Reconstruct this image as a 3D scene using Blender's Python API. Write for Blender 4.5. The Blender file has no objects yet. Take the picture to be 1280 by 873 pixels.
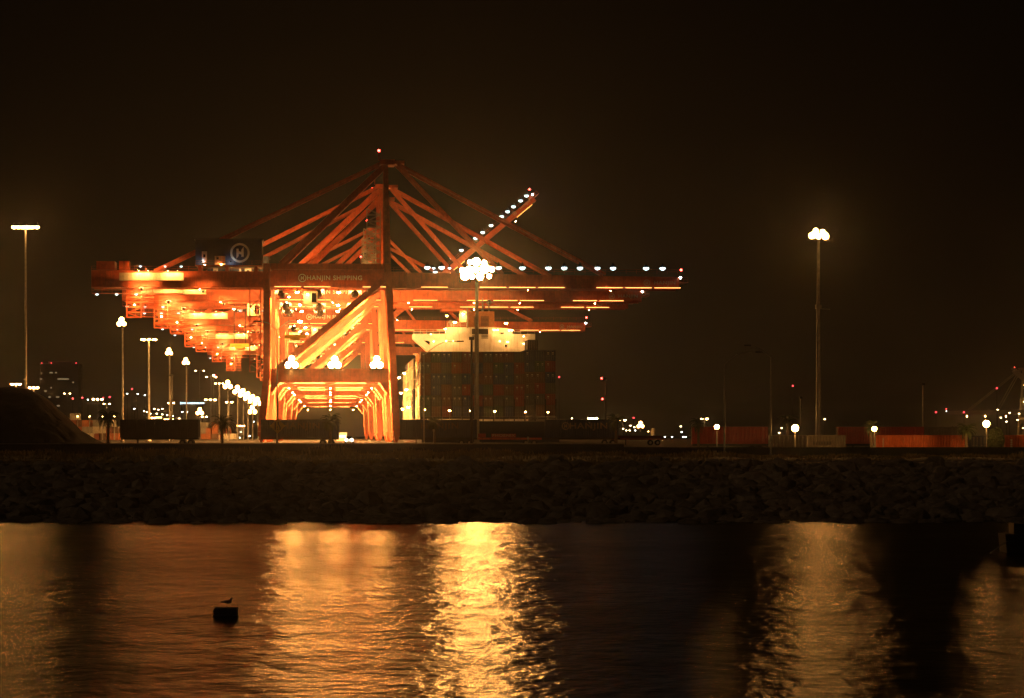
import bpy, math, random
from mathutils import Vector, Matrix

RND = random.Random(11)
SC = bpy.context.scene
COL = SC.collection
F, H, HY, CX = 3630.0, 6.0, 545.0, 640.0      # focal length in photo pixels, eye height, horizon row, centre column


def pt(x, y, D):
    return Vector(((x - CX) * D / F, D, H - (y - HY) * D / F))


def wx(x, D):
    return (x - CX) * D / F


def wz(y, D):
    return H - (y - HY) * D / F


# ------------------------------------------------------------------ materials
def mat(name, col, rough=0.6, metal=0.0, var=0.25, scale=1.5, bump=0.0, stain=None):
    m = bpy.data.materials.new(name)
    m.use_nodes = True
    nt = m.node_tree
    b = nt.nodes['Principled BSDF']
    b.inputs['Roughness'].default_value = rough
    b.inputs['Metallic'].default_value = metal
    tc = nt.nodes.new('ShaderNodeTexCoord')
    n = nt.nodes.new('ShaderNodeTexNoise')
    n.inputs['Scale'].default_value = scale
    n.inputs['Detail'].default_value = 6
    n.inputs['Roughness'].default_value = 0.65
    nt.links.new(tc.outputs['Object'], n.inputs['Vector'])
    r = nt.nodes.new('ShaderNodeValToRGB')
    r.color_ramp.elements[0].position = 0.3
    r.color_ramp.elements[1].position = 0.7
    lo = [c * (1 - var) for c in col]
    hi = [min(1, c * (1 + var)) for c in col]
    if stain:
        lo = stain
    r.color_ramp.elements[0].color = (*lo, 1)
    r.color_ramp.elements[1].color = (*hi, 1)
    nt.links.new(n.outputs['Fac'], r.inputs['Fac'])
    nt.links.new(r.outputs['Color'], b.inputs['Base Color'])
    if bump:
        bp = nt.nodes.new('ShaderNodeBump')
        bp.inputs['Strength'].default_value = bump
        bp.inputs['Distance'].default_value = 0.1
        nt.links.new(n.outputs['Fac'], bp.inputs['Height'])
        nt.links.new(bp.outputs['Normal'], b.inputs['Normal'])
    return m


def emit(name, col, s):
    m = bpy.data.materials.new(name)
    m.use_nodes = True
    nt = m.node_tree
    nt.nodes.remove(nt.nodes['Principled BSDF'])
    e = nt.nodes.new('ShaderNodeEmission')
    e.inputs['Color'].default_value = (*col, 1)
    e.inputs['Strength'].default_value = s
    nt.links.new(e.outputs[0], nt.nodes['Material Output'].inputs['Surface'])
    return m


SOD = (1.0, 0.43, 0.10)
WHT = (0.85, 0.95, 1.0)
M = dict(
    red=mat('crane_red_paint', (0.50, 0.085, 0.022), 0.5, var=0.3, scale=0.6, stain=(0.30, 0.05, 0.015)),
    ivory=mat('far_crane_paint', (0.55, 0.5, 0.4), 0.5),
    navy=mat('navy_paint', (0.022, 0.035, 0.07), 0.45, var=0.3),
    dark=mat('dark_steel', (0.03, 0.03, 0.03), 0.5, metal=0.2),
    steel=mat('galvanised_steel', (0.30, 0.29, 0.27), 0.45, metal=0.3),
    white=mat('white_paint', (0.75, 0.74, 0.70), 0.5, var=0.12, scale=0.5),
    cream=mat('cream_paint', (0.66, 0.60, 0.44), 0.5, var=0.15),
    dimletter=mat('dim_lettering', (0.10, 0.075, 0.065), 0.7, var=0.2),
    midletter=mat('mid_lettering', (0.24, 0.18, 0.15), 0.7, var=0.2),  # lettering in a middle tone
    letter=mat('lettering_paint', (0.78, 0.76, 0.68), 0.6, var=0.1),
    fadeletter=mat('faded_lettering', (0.42, 0.34, 0.30), 0.6, var=0.2),
    glass=mat('dark_glass', (0.01, 0.012, 0.015), 0.08),
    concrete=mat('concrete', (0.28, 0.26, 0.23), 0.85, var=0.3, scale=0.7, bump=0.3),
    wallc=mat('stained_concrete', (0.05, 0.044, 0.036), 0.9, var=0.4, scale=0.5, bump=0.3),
    asphalt=mat('asphalt', (0.055, 0.052, 0.048), 0.9, var=0.3, scale=0.8, bump=0.3),
    dust=mat('dusty_road', (0.22, 0.17, 0.11), 0.95, var=0.25, scale=0.6, bump=0.2),
    line=mat('road_paint', (0.7, 0.68, 0.6), 0.7, var=0.2),
    soil=mat('soil', (0.075, 0.058, 0.035), 0.95, var=0.45, scale=0.25, bump=0.5),
    coal=mat('dark_heap', (0.010, 0.009, 0.008), 0.95, var=0.4, scale=0.4, bump=0.6),
    rock=mat('rock', (0.33, 0.27, 0.20), 0.9, var=0.75, scale=0.5, bump=0.5),
    grass=mat('dry_grass', (0.34, 0.25, 0.10), 0.9, var=0.6, scale=0.12),
    leaf=mat('palm_leaf', (0.04, 0.06, 0.02), 0.7, var=0.3),
    bark=mat('palm_bark', (0.12, 0.09, 0.06), 0.9, var=0.3, scale=4, bump=0.5),
    shrub=mat('shrub_leaf', (0.03, 0.045, 0.016), 0.8, var=0.4),
    yellow=mat('sign_yellow', (0.62, 0.40, 0.03), 0.45, var=0.08),
    black=mat('black_paint', (0.012, 0.012, 0.012), 0.6),
    rust=mat('ship_funnel', (0.42, 0.16, 0.05), 0.6),
    hull=mat('hull_navy', (0.02, 0.028, 0.05), 0.5),
    tower=mat('tower_facade', (0.42, 0.38, 0.33), 0.7),
    rubber=mat('tyre_rubber', (0.02, 0.02, 0.02), 0.8),
    wood=mat('wet_timber', (0.03, 0.025, 0.02), 0.7, var=0.4, scale=3, bump=0.4),
    feather=mat('gull_feather', (0.03, 0.03, 0.03), 0.8),
    carpaint=mat('car_silver', (0.4, 0.4, 0.4), 0.3, metal=0.4),
    s_hi=emit('sodium_lamp_strong', SOD, 900.0),
    s_md=emit('sodium_lamp', SOD, 600.0),
    s_in=emit('added_sodium_fill', SOD, 3900.0),  # hidden fill lamps added to light the crane steel
    s_mid=emit('sodium_tall_mast', SOD, 150.0),
    s_st=emit('sodium_yard_mast', SOD, 50.0),
    s_portal=emit('sodium_portal_lamp', SOD, 480.0),
    s_post=emit('sodium_post_lamp', SOD, 260.0),
    s_strip=emit('flange_glow', SOD, 5.0),  # glow standing in for the lit boom flange
    s_mast=emit('sodium_mast_lamp', SOD, 400.0),
    s_lo=emit('sodium_lamp_small', SOD, 150.0),
    s_far=emit('sodium_lamp_distant', (1.0, 0.58, 0.2), 60.0),
    y_far=emit('yellow_lamp_distant', (1.0, 0.72, 0.35), 25.0),
    w_md=emit('white_lamp', (0.74, 0.94, 1.0), 3.0),
    w_lo=emit('white_lamp_small', WHT, 50.0),
    w_far=emit('white_lamp_distant', (0.9, 1.0, 0.9), 14.0),
    r_lo=emit('red_beacon', (1.0, 0.04, 0.03), 30.0),
    r_far=emit('red_beacon_distant', (1.0, 0.05, 0.06), 5.0),
    win=emit('lit_window', (1.0, 0.7, 0.35), 0.22),
    winw=emit('lit_window_bright', (1.0, 0.85, 0.6), 3.0),
    signw=emit('lit_sign', (0.6, 0.85, 1.0), 3.0),
    head=emit('headlamp', (1.0, 0.85, 0.6), 500.0),
)
for k in ('s_far', 'y_far', 'w_far', 'w_md', 'r_lo', 'r_far', 'win', 'winw', 'signw'):
    M[k].cycles.emission_sampling = 'NONE'                 # too faint to light anything: only seen, never sampled
for k in ('s_hi', 's_in', 's_mast', 's_portal', 's_mid', 's_st', 's_md', 's_lo', 's_post', 'w_lo', 's_strip', 'head'):
    M[k].cycles.emission_sampling = 'FRONT'
CONT_COL = {
    'dark blue': (0.030, 0.045, 0.095), 'charcoal': (0.04, 0.036, 0.034), 'rust red': (0.20, 0.040, 0.018),
    'brown': (0.10, 0.045, 0.022), 'dull orange': (0.36, 0.095, 0.022), 'grey': (0.24, 0.23, 0.21),
    'dark green': (0.03, 0.06, 0.035), 'bright orange': (0.52, 0.11, 0.025), 'deep red': (0.34, 0.035, 0.018),
    'navy': (0.055, 0.075, 0.15), 'umber': (0.17, 0.085, 0.045), 'maroon': (0.27, 0.06, 0.035), 'slate': (0.12, 0.11, 0.10), 'bottle green': (0.06, 0.10, 0.06),
    'dark grey': (0.085, 0.075, 0.06), 'pale': (0.50, 0.46, 0.38)}
def weather(m, streak=(0.16, 0.035, 0.015), amount=0.75):
    """rain streaks and rust running down the plates"""
    nt = m.node_tree
    p = nt.nodes['Principled BSDF']
    src = p.inputs['Base Color'].links[0].from_socket
    tc = nt.nodes.new('ShaderNodeTexCoord')
    mp = nt.nodes.new('ShaderNodeMapping')
    mp.inputs['Scale'].default_value = (1.6, 1.6, 0.12)
    n = nt.nodes.new('ShaderNodeTexNoise')
    n.inputs['Scale'].default_value = 1.0
    n.inputs['Detail'].default_value = 7
    n.inputs['Roughness'].default_value = 0.7
    r = nt.nodes.new('ShaderNodeMapRange')
    r.inputs[1].default_value = 0.50
    r.inputs[2].default_value = 0.68
    r.inputs[4].default_value = amount
    mx = nt.nodes.new('ShaderNodeMix')
    mx.data_type = 'RGBA'
    mx.inputs[7].default_value = (*streak, 1)
    nt.links.new(tc.outputs['Object'], mp.inputs['Vector'])
    nt.links.new(mp.outputs['Vector'], n.inputs['Vector'])
    nt.links.new(n.outputs['Fac'], r.inputs[0])
    nt.links.new(r.outputs[0], mx.inputs[0])
    nt.links.new(src, mx.inputs[6])
    nt.links.new(mx.outputs[2], p.inputs['Base Color'])


weather(M['red'])
weather(M['white'], (0.35, 0.26, 0.16), 0.5)
weather(M['cream'], (0.3, 0.2, 0.1), 0.5)
MC = {k: mat('container_' + k.replace(' ', '_'), v, 0.55, var=0.25, scale=0.9) for k, v in CONT_COL.items()}


# ------------------------------------------------------------------ mesh builder
class MB:
    def __init__(s):
        s.v, s.f, s.m = [], [], []

    def face(s, pts, m=0):
        i = len(s.v)
        s.v += [tuple(p) for p in pts]
        s.f.append(tuple(range(i, i + len(pts))))
        s.m.append(m)

    def hexa(s, a, b, m=0):
        """two matching 4-point rings"""
        i = len(s.v)
        s.v += [tuple(p) for p in a] + [tuple(p) for p in b]
        for q in ((3, 2, 1, 0), (4, 5, 6, 7), (0, 1, 5, 4), (1, 2, 6, 5), (2, 3, 7, 6), (3, 0, 4, 7)):
            s.f.append(tuple(i + k for k in q))
            s.m.append(m)

    def box(s, c, d, m=0):
        x, y, z = c
        a, b, h = d[0] / 2, d[1] / 2, d[2] / 2
        r = lambda zz: [(x - a, y - b, zz), (x + a, y - b, zz), (x + a, y + b, zz), (x - a, y + b, zz)]
        s.hexa(r(z - h), r(z + h), m)

    def span(s, x0, x1, y0, y1, z0, z1, m=0):
        s.box(((x0 + x1) / 2, (y0 + y1) / 2, (z0 + z1) / 2), (x1 - x0, y1 - y0, z1 - z0), m)

    def frame(s, p, q):
        d = (Vector(q) - Vector(p)).normalized()
        up = Vector((0, 0, 1)) if abs(d.z) < 0.93 else Vector((0, 1, 0))
        a = d.cross(up).normalized()
        return d, a, a.cross(d).normalized()

    def beam(s, p, q, w, h=None, w2=None, h2=None, m=0):
        h = h or w
        w2, h2 = w2 or w, h2 or h
        d, a, b = s.frame(p, q)
        ring = lambda c, ww, hh: [Vector(c) - a * ww / 2 - b * hh / 2, Vector(c) + a * ww / 2 - b * hh / 2,
                                  Vector(c) + a * ww / 2 + b * hh / 2, Vector(c) - a * ww / 2 + b * hh / 2]
        s.hexa(ring(p, w, h), ring(q, w2, h2), m)

    def tube(s, p, q, r, r2=None, n=8, m=0):
        r2 = r if r2 is None else r2
        d, a, b = s.frame(p, q)
        i = len(s.v)
        for c, rr in ((p, r), (q, r2)):
            for k in range(n):
                t = 2 * math.pi * k / n
                s.v.append(tuple(Vector(c) + a * math.cos(t) * rr + b * math.sin(t) * rr))
        for k in range(n):
            k2 = (k + 1) % n
            s.f.append((i + k, i + k2, i + n + k2, i + n + k))
            s.m.append(m)
        s.f.append(tuple(i + k for k in reversed(range(n))))
        s.m.append(m)
        s.f.append(tuple(i + n + k for k in range(n)))
        s.m.append(m)

    def path(s, pts, r, n=6, m=0):
        for a, b in zip(pts, pts[1:]):
            s.tube(a, b, r, r, n, m)

    def prism(s, poly, y0, y1, m=0):
        """polygon in x,z pushed through y"""
        n = len(poly)
        i = len(s.v)
        s.v += [(x, y0, z) for x, z in poly] + [(x, y1, z) for x, z in poly]
        s.f.append(tuple(range(i, i + n)))
        s.f.append(tuple(i + n + k for k in reversed(range(n))))
        s.m += [m, m]
        for k in range(n):
            k2 = (k + 1) % n
            s.f.append((i + k2, i + k, i + n + k, i + n + k2))
            s.m.append(m)

    def plan(s, poly, z0, z1, m=0, grow=1.0):
        n = len(poly)
        i = len(s.v)
        s.v += [(x, y, z0) for x, y in poly] + [(x * grow, y, z1) for x, y in poly]
        s.f.append(tuple(reversed(range(i, i + n))))
        s.f.append(tuple(i + n + k for k in range(n)))
        s.m += [m, m]
        for k in range(n):
            k2 = (k + 1) % n
            s.f.append((i + k, i + k2, i + n + k2, i + n + k))
            s.m.append(m)

    def ball(s, c, r, n=8, k=5, m=0, sq=(1, 1, 1)):
        i = len(s.v)
        for a in range(k + 1):
            ph = math.pi * a / k
            for b in range(n):
                t = 2 * math.pi * b / n
                s.v.append((c[0] + r * sq[0] * math.sin(ph) * math.cos(t), c[1] + r * sq[1] * math.sin(ph) * math.sin(t),
                            c[2] + r * sq[2] * math.cos(ph)))
        for a in range(k):
            for b in range(n):
                b2 = (b + 1) % n
                s.f.append((i + a * n + b, i + (a + 1) * n + b, i + (a + 1) * n + b2, i + a * n + b2))
                s.m.append(m)

    def ring(s, c, r0, r1, y0, y1, n=28, m=0):
        """annulus in x,z with thickness in y"""
        cx, cz = c
        for k in range(n):
            a, b = 2 * math.pi * k / n, 2 * math.pi * (k + 1) / n
            P = lambda r, t, y: (cx + r * math.cos(t), y, cz + r * math.sin(t))
            s.hexa([P(r0, a, y0), P(r1, a, y0), P(r1, b, y0), P(r0, b, y0)],
                   [P(r0, a, y1), P(r1, a, y1), P(r1, b, y1), P(r0, b, y1)], m)

    def mesh(s, name, mats):
        me = bpy.data.meshes.new(name)
        me.from_pydata(s.v, [], s.f)
        for x in (mats if isinstance(mats, (list, tuple)) else [mats]):
            me.materials.append(x)
        if any(s.m):
            me.polygons.foreach_set('material_index', s.m)
        me.update()
        return me

    def build(s, name, mats, parent=None, loc=None):
        return put(name, s.mesh(name, mats), parent, loc)


def put(name, me, parent=None, loc=None, rz=0.0, sc=None, rx=0.0):
    o = bpy.data.objects.new(name, me)
    COL.objects.link(o)
    if parent is not None:
        o.parent = parent
    if loc is not None:
        o.location = loc
    o.rotation_euler = (rx, 0, rz)
    if sc is not None:
        o.scale = (sc, sc, sc) if isinstance(sc, (int, float)) else sc
    return o


def tag(o, label=None, cat=None, group=None, kind=None):
    for k, v in (('label', label), ('category', cat), ('group', group), ('kind', kind)):
        if v:
            o[k] = v
    return o


def thing(name, label, cat, loc=(0, 0, 0), rz=0.0, group=None):
    o = bpy.data.objects.new(name, None)
    COL.objects.link(o)
    o.location = loc
    o.rotation_euler = (0, 0, rz)
    o.empty_display_size = 0.5
    return tag(o, label, cat, group)


# ------------------------------------------------------------------ lettering and emblem
_text = {}


def text_mesh(txt, h, m, extrude=0.03, wide=1.0, bold=0.02):
    key = (txt, h, m.name, wide)
    if key in _text:
        return _text[key]
    cu = bpy.data.curves.new('t', 'FONT')
    cu.body = txt
    cu.size = 1.0
    cu.extrude = extrude
    cu.offset = bold
    cu.space_character = 1.12
    cu.align_x = 'CENTER'
    cu.align_y = 'CENTER'
    ob = bpy.data.objects.new('t', cu)
    COL.objects.link(ob)
    dg = bpy.context.evaluated_depsgraph_get()
    me = bpy.data.meshes.new_from_object(ob.evaluated_get(dg))
    bpy.data.objects.remove(ob)
    k = h / 0.72
    for v in me.vertices:
        x, y, z = v.co
        v.co = (x * k * wide, -z, y * k)
    me.materials.clear()
    me.materials.append(m)
    _text[key] = me
    return me


def emblem_mb(r, d=0.05):
    b = MB()
    b.ring((0, 0), r * 0.78, r, -d, d)
    w = r * 0.17
    b.prism([(-.36 * r, .42 * r), (-.12 * r, .42 * r), (-.12 * r, -.3 * r), (-.36 * r, -.62 * r)], -d, d)
    b.prism([(.14 * r, .3 * r), (.38 * r, .62 * r), (.38 * r, -.42 * r), (.14 * r, -.42 * r)], -d, d)
    b.prism([(-.12 * r, w), (.14 * r, w * .6), (.14 * r, -w), (-.12 * r, -w * .6)], -d, d)
    return b


# ------------------------------------------------------------------ lamp heads (shared meshes: housing + lens)
def flood_mesh(lm, hood=False):
    b = MB()
    if hood:  # visor added to keep the hidden lamps' light off the stays
        b.span(-.9, .9, -1.25, .2, .56, .62)
        b.span(-.9, -.85, -1.6, .2, -.1, .559)
        b.span(.85, .9, -1.6, .2, -.1, .559)
    b.tube((0, -.28, 0), (0, .1, 0), .52, .46, 12)
    b.tube((0, .1, 0), (0, .42, 0), .46, .2, 12)
    b.beam((-.58, 0, -.66), (-.58, 0, .1), .08)
    b.beam((.58, 0, -.66), (.58, 0, .1), .08)
    b.beam((-.58, 0, -.66), (.58, 0, -.66), .1)
    b.ball((0, -.27, 0), .47, 10, 6, 1, (1, .42, 1))
    return b.mesh('floodlight', [M['dark'], lm])


def drop_mesh(lm):
    """hanging lamp: conical housing with a bowl lens below"""
    b = MB()
    b.tube((0, 0, .35), (0, 0, .95), .52, .2, 10)
    b.tube((0, 0, .95), (0, 0, 1.15), .12, .12, 6)
    i = len(b.f)
    b.ball((0, 0, .28), .5, 8, 5, 1, (1, 1, .85))
    return b.mesh('lamp_head', [M['dark'], lm])


def beacon_mesh(lm):
    b = MB()
    b.tube((0, 0, 0), (0, 0, .2), .3, .3, 8)
    b.ball((0, 0, .5), .36, 8, 5, 1)
    b.tube((0, 0, .88), (0, 0, .95), .2, .2, 8)
    return b.mesh('beacon', [M['dark'], lm])


FLOOD = {k: flood_mesh(M[k], k == 's_in') for k in ('s_hi', 's_in', 's_st', 's_portal', 's_mid', 's_mast', 's_md', 's_lo', 'w_md', 'w_lo')}
DROP = {k: drop_mesh(M[k]) for k in ('s_hi', 's_mast', 's_st', 's_mid', 's_md', 's_lo', 's_far', 'y_far', 'w_md', 'w_lo', 'w_far')}
BEACON = {k: beacon_mesh(M[k]) for k in ('r_lo', 'r_far', 'w_lo')}

exec_order = []

# ------------------------------------------------------------------ setting
def ground_z(X, D):
    """height of the yard: 4.4 m in the crane yard, a metre lower on the right"""
    px = X * F / max(D, 1) + CX
    t = min(1, max(0, (px - 770) / 90))
    t = t * t * (3 - 2 * t)
    return 4.4 - 1.0 * t * max(0, min(1, (900 - D) / 200))


def water():
    b = MB()
    b.face([(-900, -80, 0), (900, -80, 0), (900, 212, 0), (-900, 212, 0)])
    m = bpy.data.materials.new('harbour_water')
    m.use_nodes = True
    nt = m.node_tree
    nt.nodes.remove(nt.nodes['Principled BSDF'])
    p = nt.nodes.new('ShaderNodeBsdfAnisotropic')              # wave facets: Beckmann slopes
    p.distribution = 'BECKMANN'
    p.inputs['Color'].default_value = (0.30, 0.285, 0.26, 1)
    body = nt.nodes.new('ShaderNodeBsdfDiffuse')
    body.inputs['Color'].default_value = (0.004, 0.005, 0.004, 1)
    add = nt.nodes.new('ShaderNodeAddShader')
    nt.links.new(p.outputs[0], add.inputs[0])
    nt.links.new(body.outputs[0], add.inputs[1])
    nt.links.new(add.outputs[0], nt.nodes['Material Output'].inputs['Surface'])
    tcr = nt.nodes.new('ShaderNodeTexCoord')
    mpr = nt.nodes.new('ShaderNodeMapping')
    mpr.inputs['Scale'].default_value = (0.018, 0.05, 1)
    nr = nt.nodes.new('ShaderNodeTexNoise')
    nr.inputs['Scale'].default_value = 1.0
    nr.inputs['Detail'].default_value = 4
    rr = nt.nodes.new('ShaderNodeMapRange')                # gusts roughen the water in patches
    rr.inputs[1].default_value = 0.35
    rr.inputs[2].default_value = 0.65
    rr.inputs[3].default_value = 0.225
    rr.inputs[4].default_value = 0.265
    nt.links.new(tcr.outputs['Object'], mpr.inputs['Vector'])
    nt.links.new(mpr.outputs['Vector'], nr.inputs['Vector'])
    nt.links.new(nr.outputs['Fac'], rr.inputs[0])
    nt.links.new(rr.outputs[0], p.inputs['Roughness'])
    tc = nt.nodes.new('ShaderNodeTexCoord')
    hs = []
    for sx, sy, amt in ((1.7, 0.95, 0.36), (4.0, 2.4, 0.10), (0.5, 0.2, 0.9)):
        mp = nt.nodes.new('ShaderNodeMapping')
        mp.inputs['Scale'].default_value = (sx, sy, 1)
        mp.inputs['Rotation'].default_value = (0, 0, 0.12)
        n = nt.nodes.new('ShaderNodeTexNoise')
        n.inputs['Scale'].default_value = 1.0
        n.inputs['Detail'].default_value = 3
        nt.links.new(tc.outputs['Object'], mp.inputs['Vector'])
        nt.links.new(mp.outputs['Vector'], n.inputs['Vector'])
        mu = nt.nodes.new('ShaderNodeMath')
        mu.operation = 'MULTIPLY'
        mu.inputs[1].default_value = amt
        nt.links.new(n.outputs['Fac'], mu.inputs[0])
        hs.append(mu)
    a1 = nt.nodes.new('ShaderNodeMath')
    a2 = nt.nodes.new('ShaderNodeMath')
    nt.links.new(hs[0].outputs[0], a1.inputs[0])
    nt.links.new(hs[1].outputs[0], a1.inputs[1])
    nt.links.new(a1.outputs[0], a2.inputs[0])
    nt.links.new(hs[2].outputs[0], a2.inputs[1])
    bp = nt.nodes.new('ShaderNodeBump')
    bp.inputs['Strength'].default_value = 0.7
    bp.inputs['Distance'].default_value = 0.25
    nt.links.new(a2.outputs[0], bp.inputs['Height'])
    nt.links.new(bp.outputs['Normal'], p.inputs['Normal'])
    tag(b.build('water', m), 'dark rippled harbour water in front of the rocky bank', 'water', None, 'structure')


def bank_z(X, D):
    return 3.05 * (D - 207) / 61.0


def terrain():
    # rocky slope from under the water up to the grass
    b = MB()
    xs = [-900, -300, -120] + [-100 + 4 * k for k in range(51)] + [120, 300, 900]
    ds = [190, 200, 207, 215, 225, 235, 245, 255, 268.5]

    def grid(xs, ds, zf):
        i = len(b.v)
        for d in ds:
            for x in xs:
                b.v.append((x, d, zf(x, d)))
        n = len(xs)
        for r in range(len(ds) - 1):
            for c in range(n - 1):
                q = i + r * n + c
                b.f.append((q, q + 1, q + n + 1, q + n))
                b.m.append(0)
    grid(xs, ds, lambda x, d: bank_z(x, d) - 0.15 + RND.uniform(-.08, .08) * (d < 268))
    tag(b.build('shore_slope', M['rock']), 'rocky slope rising from the water', 'bank', None, 'structure')
    b = MB()
    ds = [268.5, 275, 282, 290, 298, 302, 338, 342, 350, 360, 375, 390, 405, 415]

    def verge(x, d):
        if d <= 268.5:
            return 2.9
        base = 2.9
        road = 0.0
        t = max(0, min(1, (30 - x) / 30))            # left of the road's bend the ground climbs
        base += t * 0.35 * max(0, min(1, (d - 270) / 60))
        if 298 < d < 342:
            road = -0.02
        n = RND.uniform(-.16, .22) if (d < 299 or d > 345) and d < 414 else 0
        return base + road + n
    grid(xs, ds, verge)
    tag(b.build('verge_ground', M['soil']), 'dry dark verge between rocks and wall', 'ground', None, 'structure')
    b = MB()
    xs2 = [-2500, -900, -300] + [-160 + 10 * k for k in range(33)] + [300, 900, 2500]
    ds2 = [415.6, 440, 470, 520, 600, 700, 900, 1300, 2000, 4000, 9000]
    grid(xs2, ds2, ground_z)
    tag(b.build('yard_ground', M['asphalt']), 'asphalt ground of the container yard', 'ground', None, 'structure')
    # shore road on the right, sheet and kerb
    b = MB()
    for k in range(40):
        x0, x1 = 22 + 6 * k, 22 + 6 * (k + 1)
        b.face([(x0, 303, 2.98), (x1, 303, 2.98), (x1, 337, 3.0), (x0, 337, 3.0)])
    tag(b.build('shore_road', M['dust']), 'dusty pale road running along the right bank', 'road', None, 'structure')
    b = MB()
    b.span(22, 262, 337.0, 337.4, 2.9, 3.13)
    b.span(22, 262, 302.6, 303.0, 2.8, 3.0)
    tag(b.build('road_kerb', M['concrete']), 'low concrete kerb edging the dusty road', 'kerb', None, 'structure')
    b = MB()
    for k in range(18):
        b.face([(25 + 12 * k, 319.9, 3.0), (31 + 12 * k, 319.9, 3.0), (31 + 12 * k, 320.1, 3.0), (25 + 12 * k, 320.1, 3.0)])
    tag(b.build('road_markings', M['line']), 'broken centre line on the dusty road', 'road markings', None, 'structure')
    # upper road kerb seen as a pale line at the left
    b = MB()
    b.span(-120, 18, 419.0, 419.5, 4.35, 4.56)
    tag(b.build('upper_kerb', M['concrete']), 'pale kerb at the foot of the parked containers', 'kerb', None, 'structure')
    # retaining wall: taller section at the left, lower one at the right
    for x0, x1, top, m, lab in ((-260, 16, 4.8, M['concrete'], 'long dark retaining wall below the parked trailers, taller left section with pale coping'),
                                (16, 300, 4.26, M['wallc'], 'long dark retaining wall below the red and orange containers, lower right section')):
        w = thing('retaining_wall', lab, 'wall', ((x0 + x1) / 2, 415, 0), 0, 'retaining wall sections')
        c = (x0 + x1) / 2
        b = MB()
        b.span(x0 - c, x1 - c, 0, 0.55, 2.0, top)
        k = x0 + 4
        while k < x1 - 1:
            b.span(k - c, k - c + .35, -.12, -.002, 2.2, top - .06)
            k += 8
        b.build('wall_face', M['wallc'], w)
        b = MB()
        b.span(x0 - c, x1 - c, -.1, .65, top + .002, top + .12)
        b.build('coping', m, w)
    # dark heap at the left
    b = MB()
    D = 520.0
    prof = [(-60, 500), (-30, 488), (0, 484), (20, 483.5), (38, 488), (56, 499), (78, 521), (98, 542), (118, 558)]
    from mathutils import noise as NZ
    rows = []
    xs3 = [-60 + 178 * q / 70 for q in range(71)]

    def height(x):
        for (xa, ya), (xb, yb) in zip(prof, prof[1:]):
            if xa <= x <= xb:
                return ya + (yb - ya) * (x - xa) / (xb - xa)
        return prof[-1][1]
    for k in range(-30, 31):
        dd = D + k * .9
        s_ = math.cos(k / 30 * math.pi / 2) ** .8
        r = []
        for x in xs3:
            X = wx(x, D)
            n = NZ.fractal(Vector((X * .22, dd * .12, 0)), 1.0, 2.0, 5) * .9 + NZ.noise(Vector((X * .5, dd * .06, 3))) * .7
            hh = max(0, wz(height(x), D) - 4.3)
            r.append((X, dd, 4.3 + hh * s_ + n * min(1, hh / 3) * (.35 if abs(k) < 6 else .8)))
        rows.append(r)
    for r0, r1 in zip(rows, rows[1:]):
        for k in range(len(xs3) - 1):
            b.face([r0[k], r0[k + 1], r1[k + 1], r1[k]])
    tag(b.build('mound', M['coal']), 'dark bare mound of stockpiled material at left', 'mound', None, 'structure')


def rocks():
    b = MB()
    t = (1 + 5 ** .5) / 2
    iv = [Vector(v).normalized() for v in ((-1, t, 0), (1, t, 0), (-1, -t, 0), (1, -t, 0), (0, -1, t), (0, 1, t), (0, -1, -t), (0, 1, -t), (t, 0, -1), (t, 0, 1), (-t, 0, -1), (-t, 0, 1))]
    fc = ((0, 11, 5), (0, 5, 1), (0, 1, 7), (0, 7, 10), (0, 10, 11), (1, 5, 9), (5, 11, 4), (11, 10, 2), (10, 7, 6), (7, 1, 8), (3, 9, 4), (3, 4, 2), (3, 2, 6), (3, 6, 8), (3, 8, 9), (4, 9, 5), (2, 4, 11), (6, 2, 10), (8, 6, 7), (9, 8, 1))
    for k in range(13500):
        d = 205.5 + 64.5 * RND.random()
        x = RND.uniform(-62, 62)
        s = RND.choice((.16, .2, .22, .25, .3, .35, .45, .6, .8)) * RND.uniform(.8, 1.35)
        sx, sy, sz = s * RND.uniform(.8, 1.5), s * RND.uniform(.7, 1.3), s * RND.uniform(.5, .9)
        rot = Matrix.Rotation(RND.uniform(0, 6.3), 3, Vector((RND.uniform(-1, 1), RND.uniform(-1, 1), RND.uniform(-1, 1))).normalized())
        i = len(b.v)
        c = Vector((x, d, bank_z(x, d) + sz * .4 - .1))
        for v in iv:
            q = rot @ v
            j = RND.uniform(.75, 1.2)
            b.v.append(tuple(c + Vector((q.x * sx * j, q.y * sy * j, q.z * sz * j))))
        for f in fc:
            b.f.append(tuple(i + q for q in f))
            b.m.append(0)
    for k in range(260):
        d = RND.uniform(199, 207)
        x = RND.uniform(-62, 62)
        s = RND.uniform(.25, .8)
        i = len(b.v)
        for v in iv:
            j = RND.uniform(.75, 1.2)
            b.v.append((x + v.x * s * j * 1.3, d + v.y * s * j, s * .12 - .1 + v.z * s * j * .55))
        for f in fc:
            b.f.append(tuple(i + q for q in f))
            b.m.append(0)
    tag(b.build('riprap', M['rock']), 'tumbled grey riprap rocks covering the whole shore slope', 'rocks', None, 'stuff')


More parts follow.
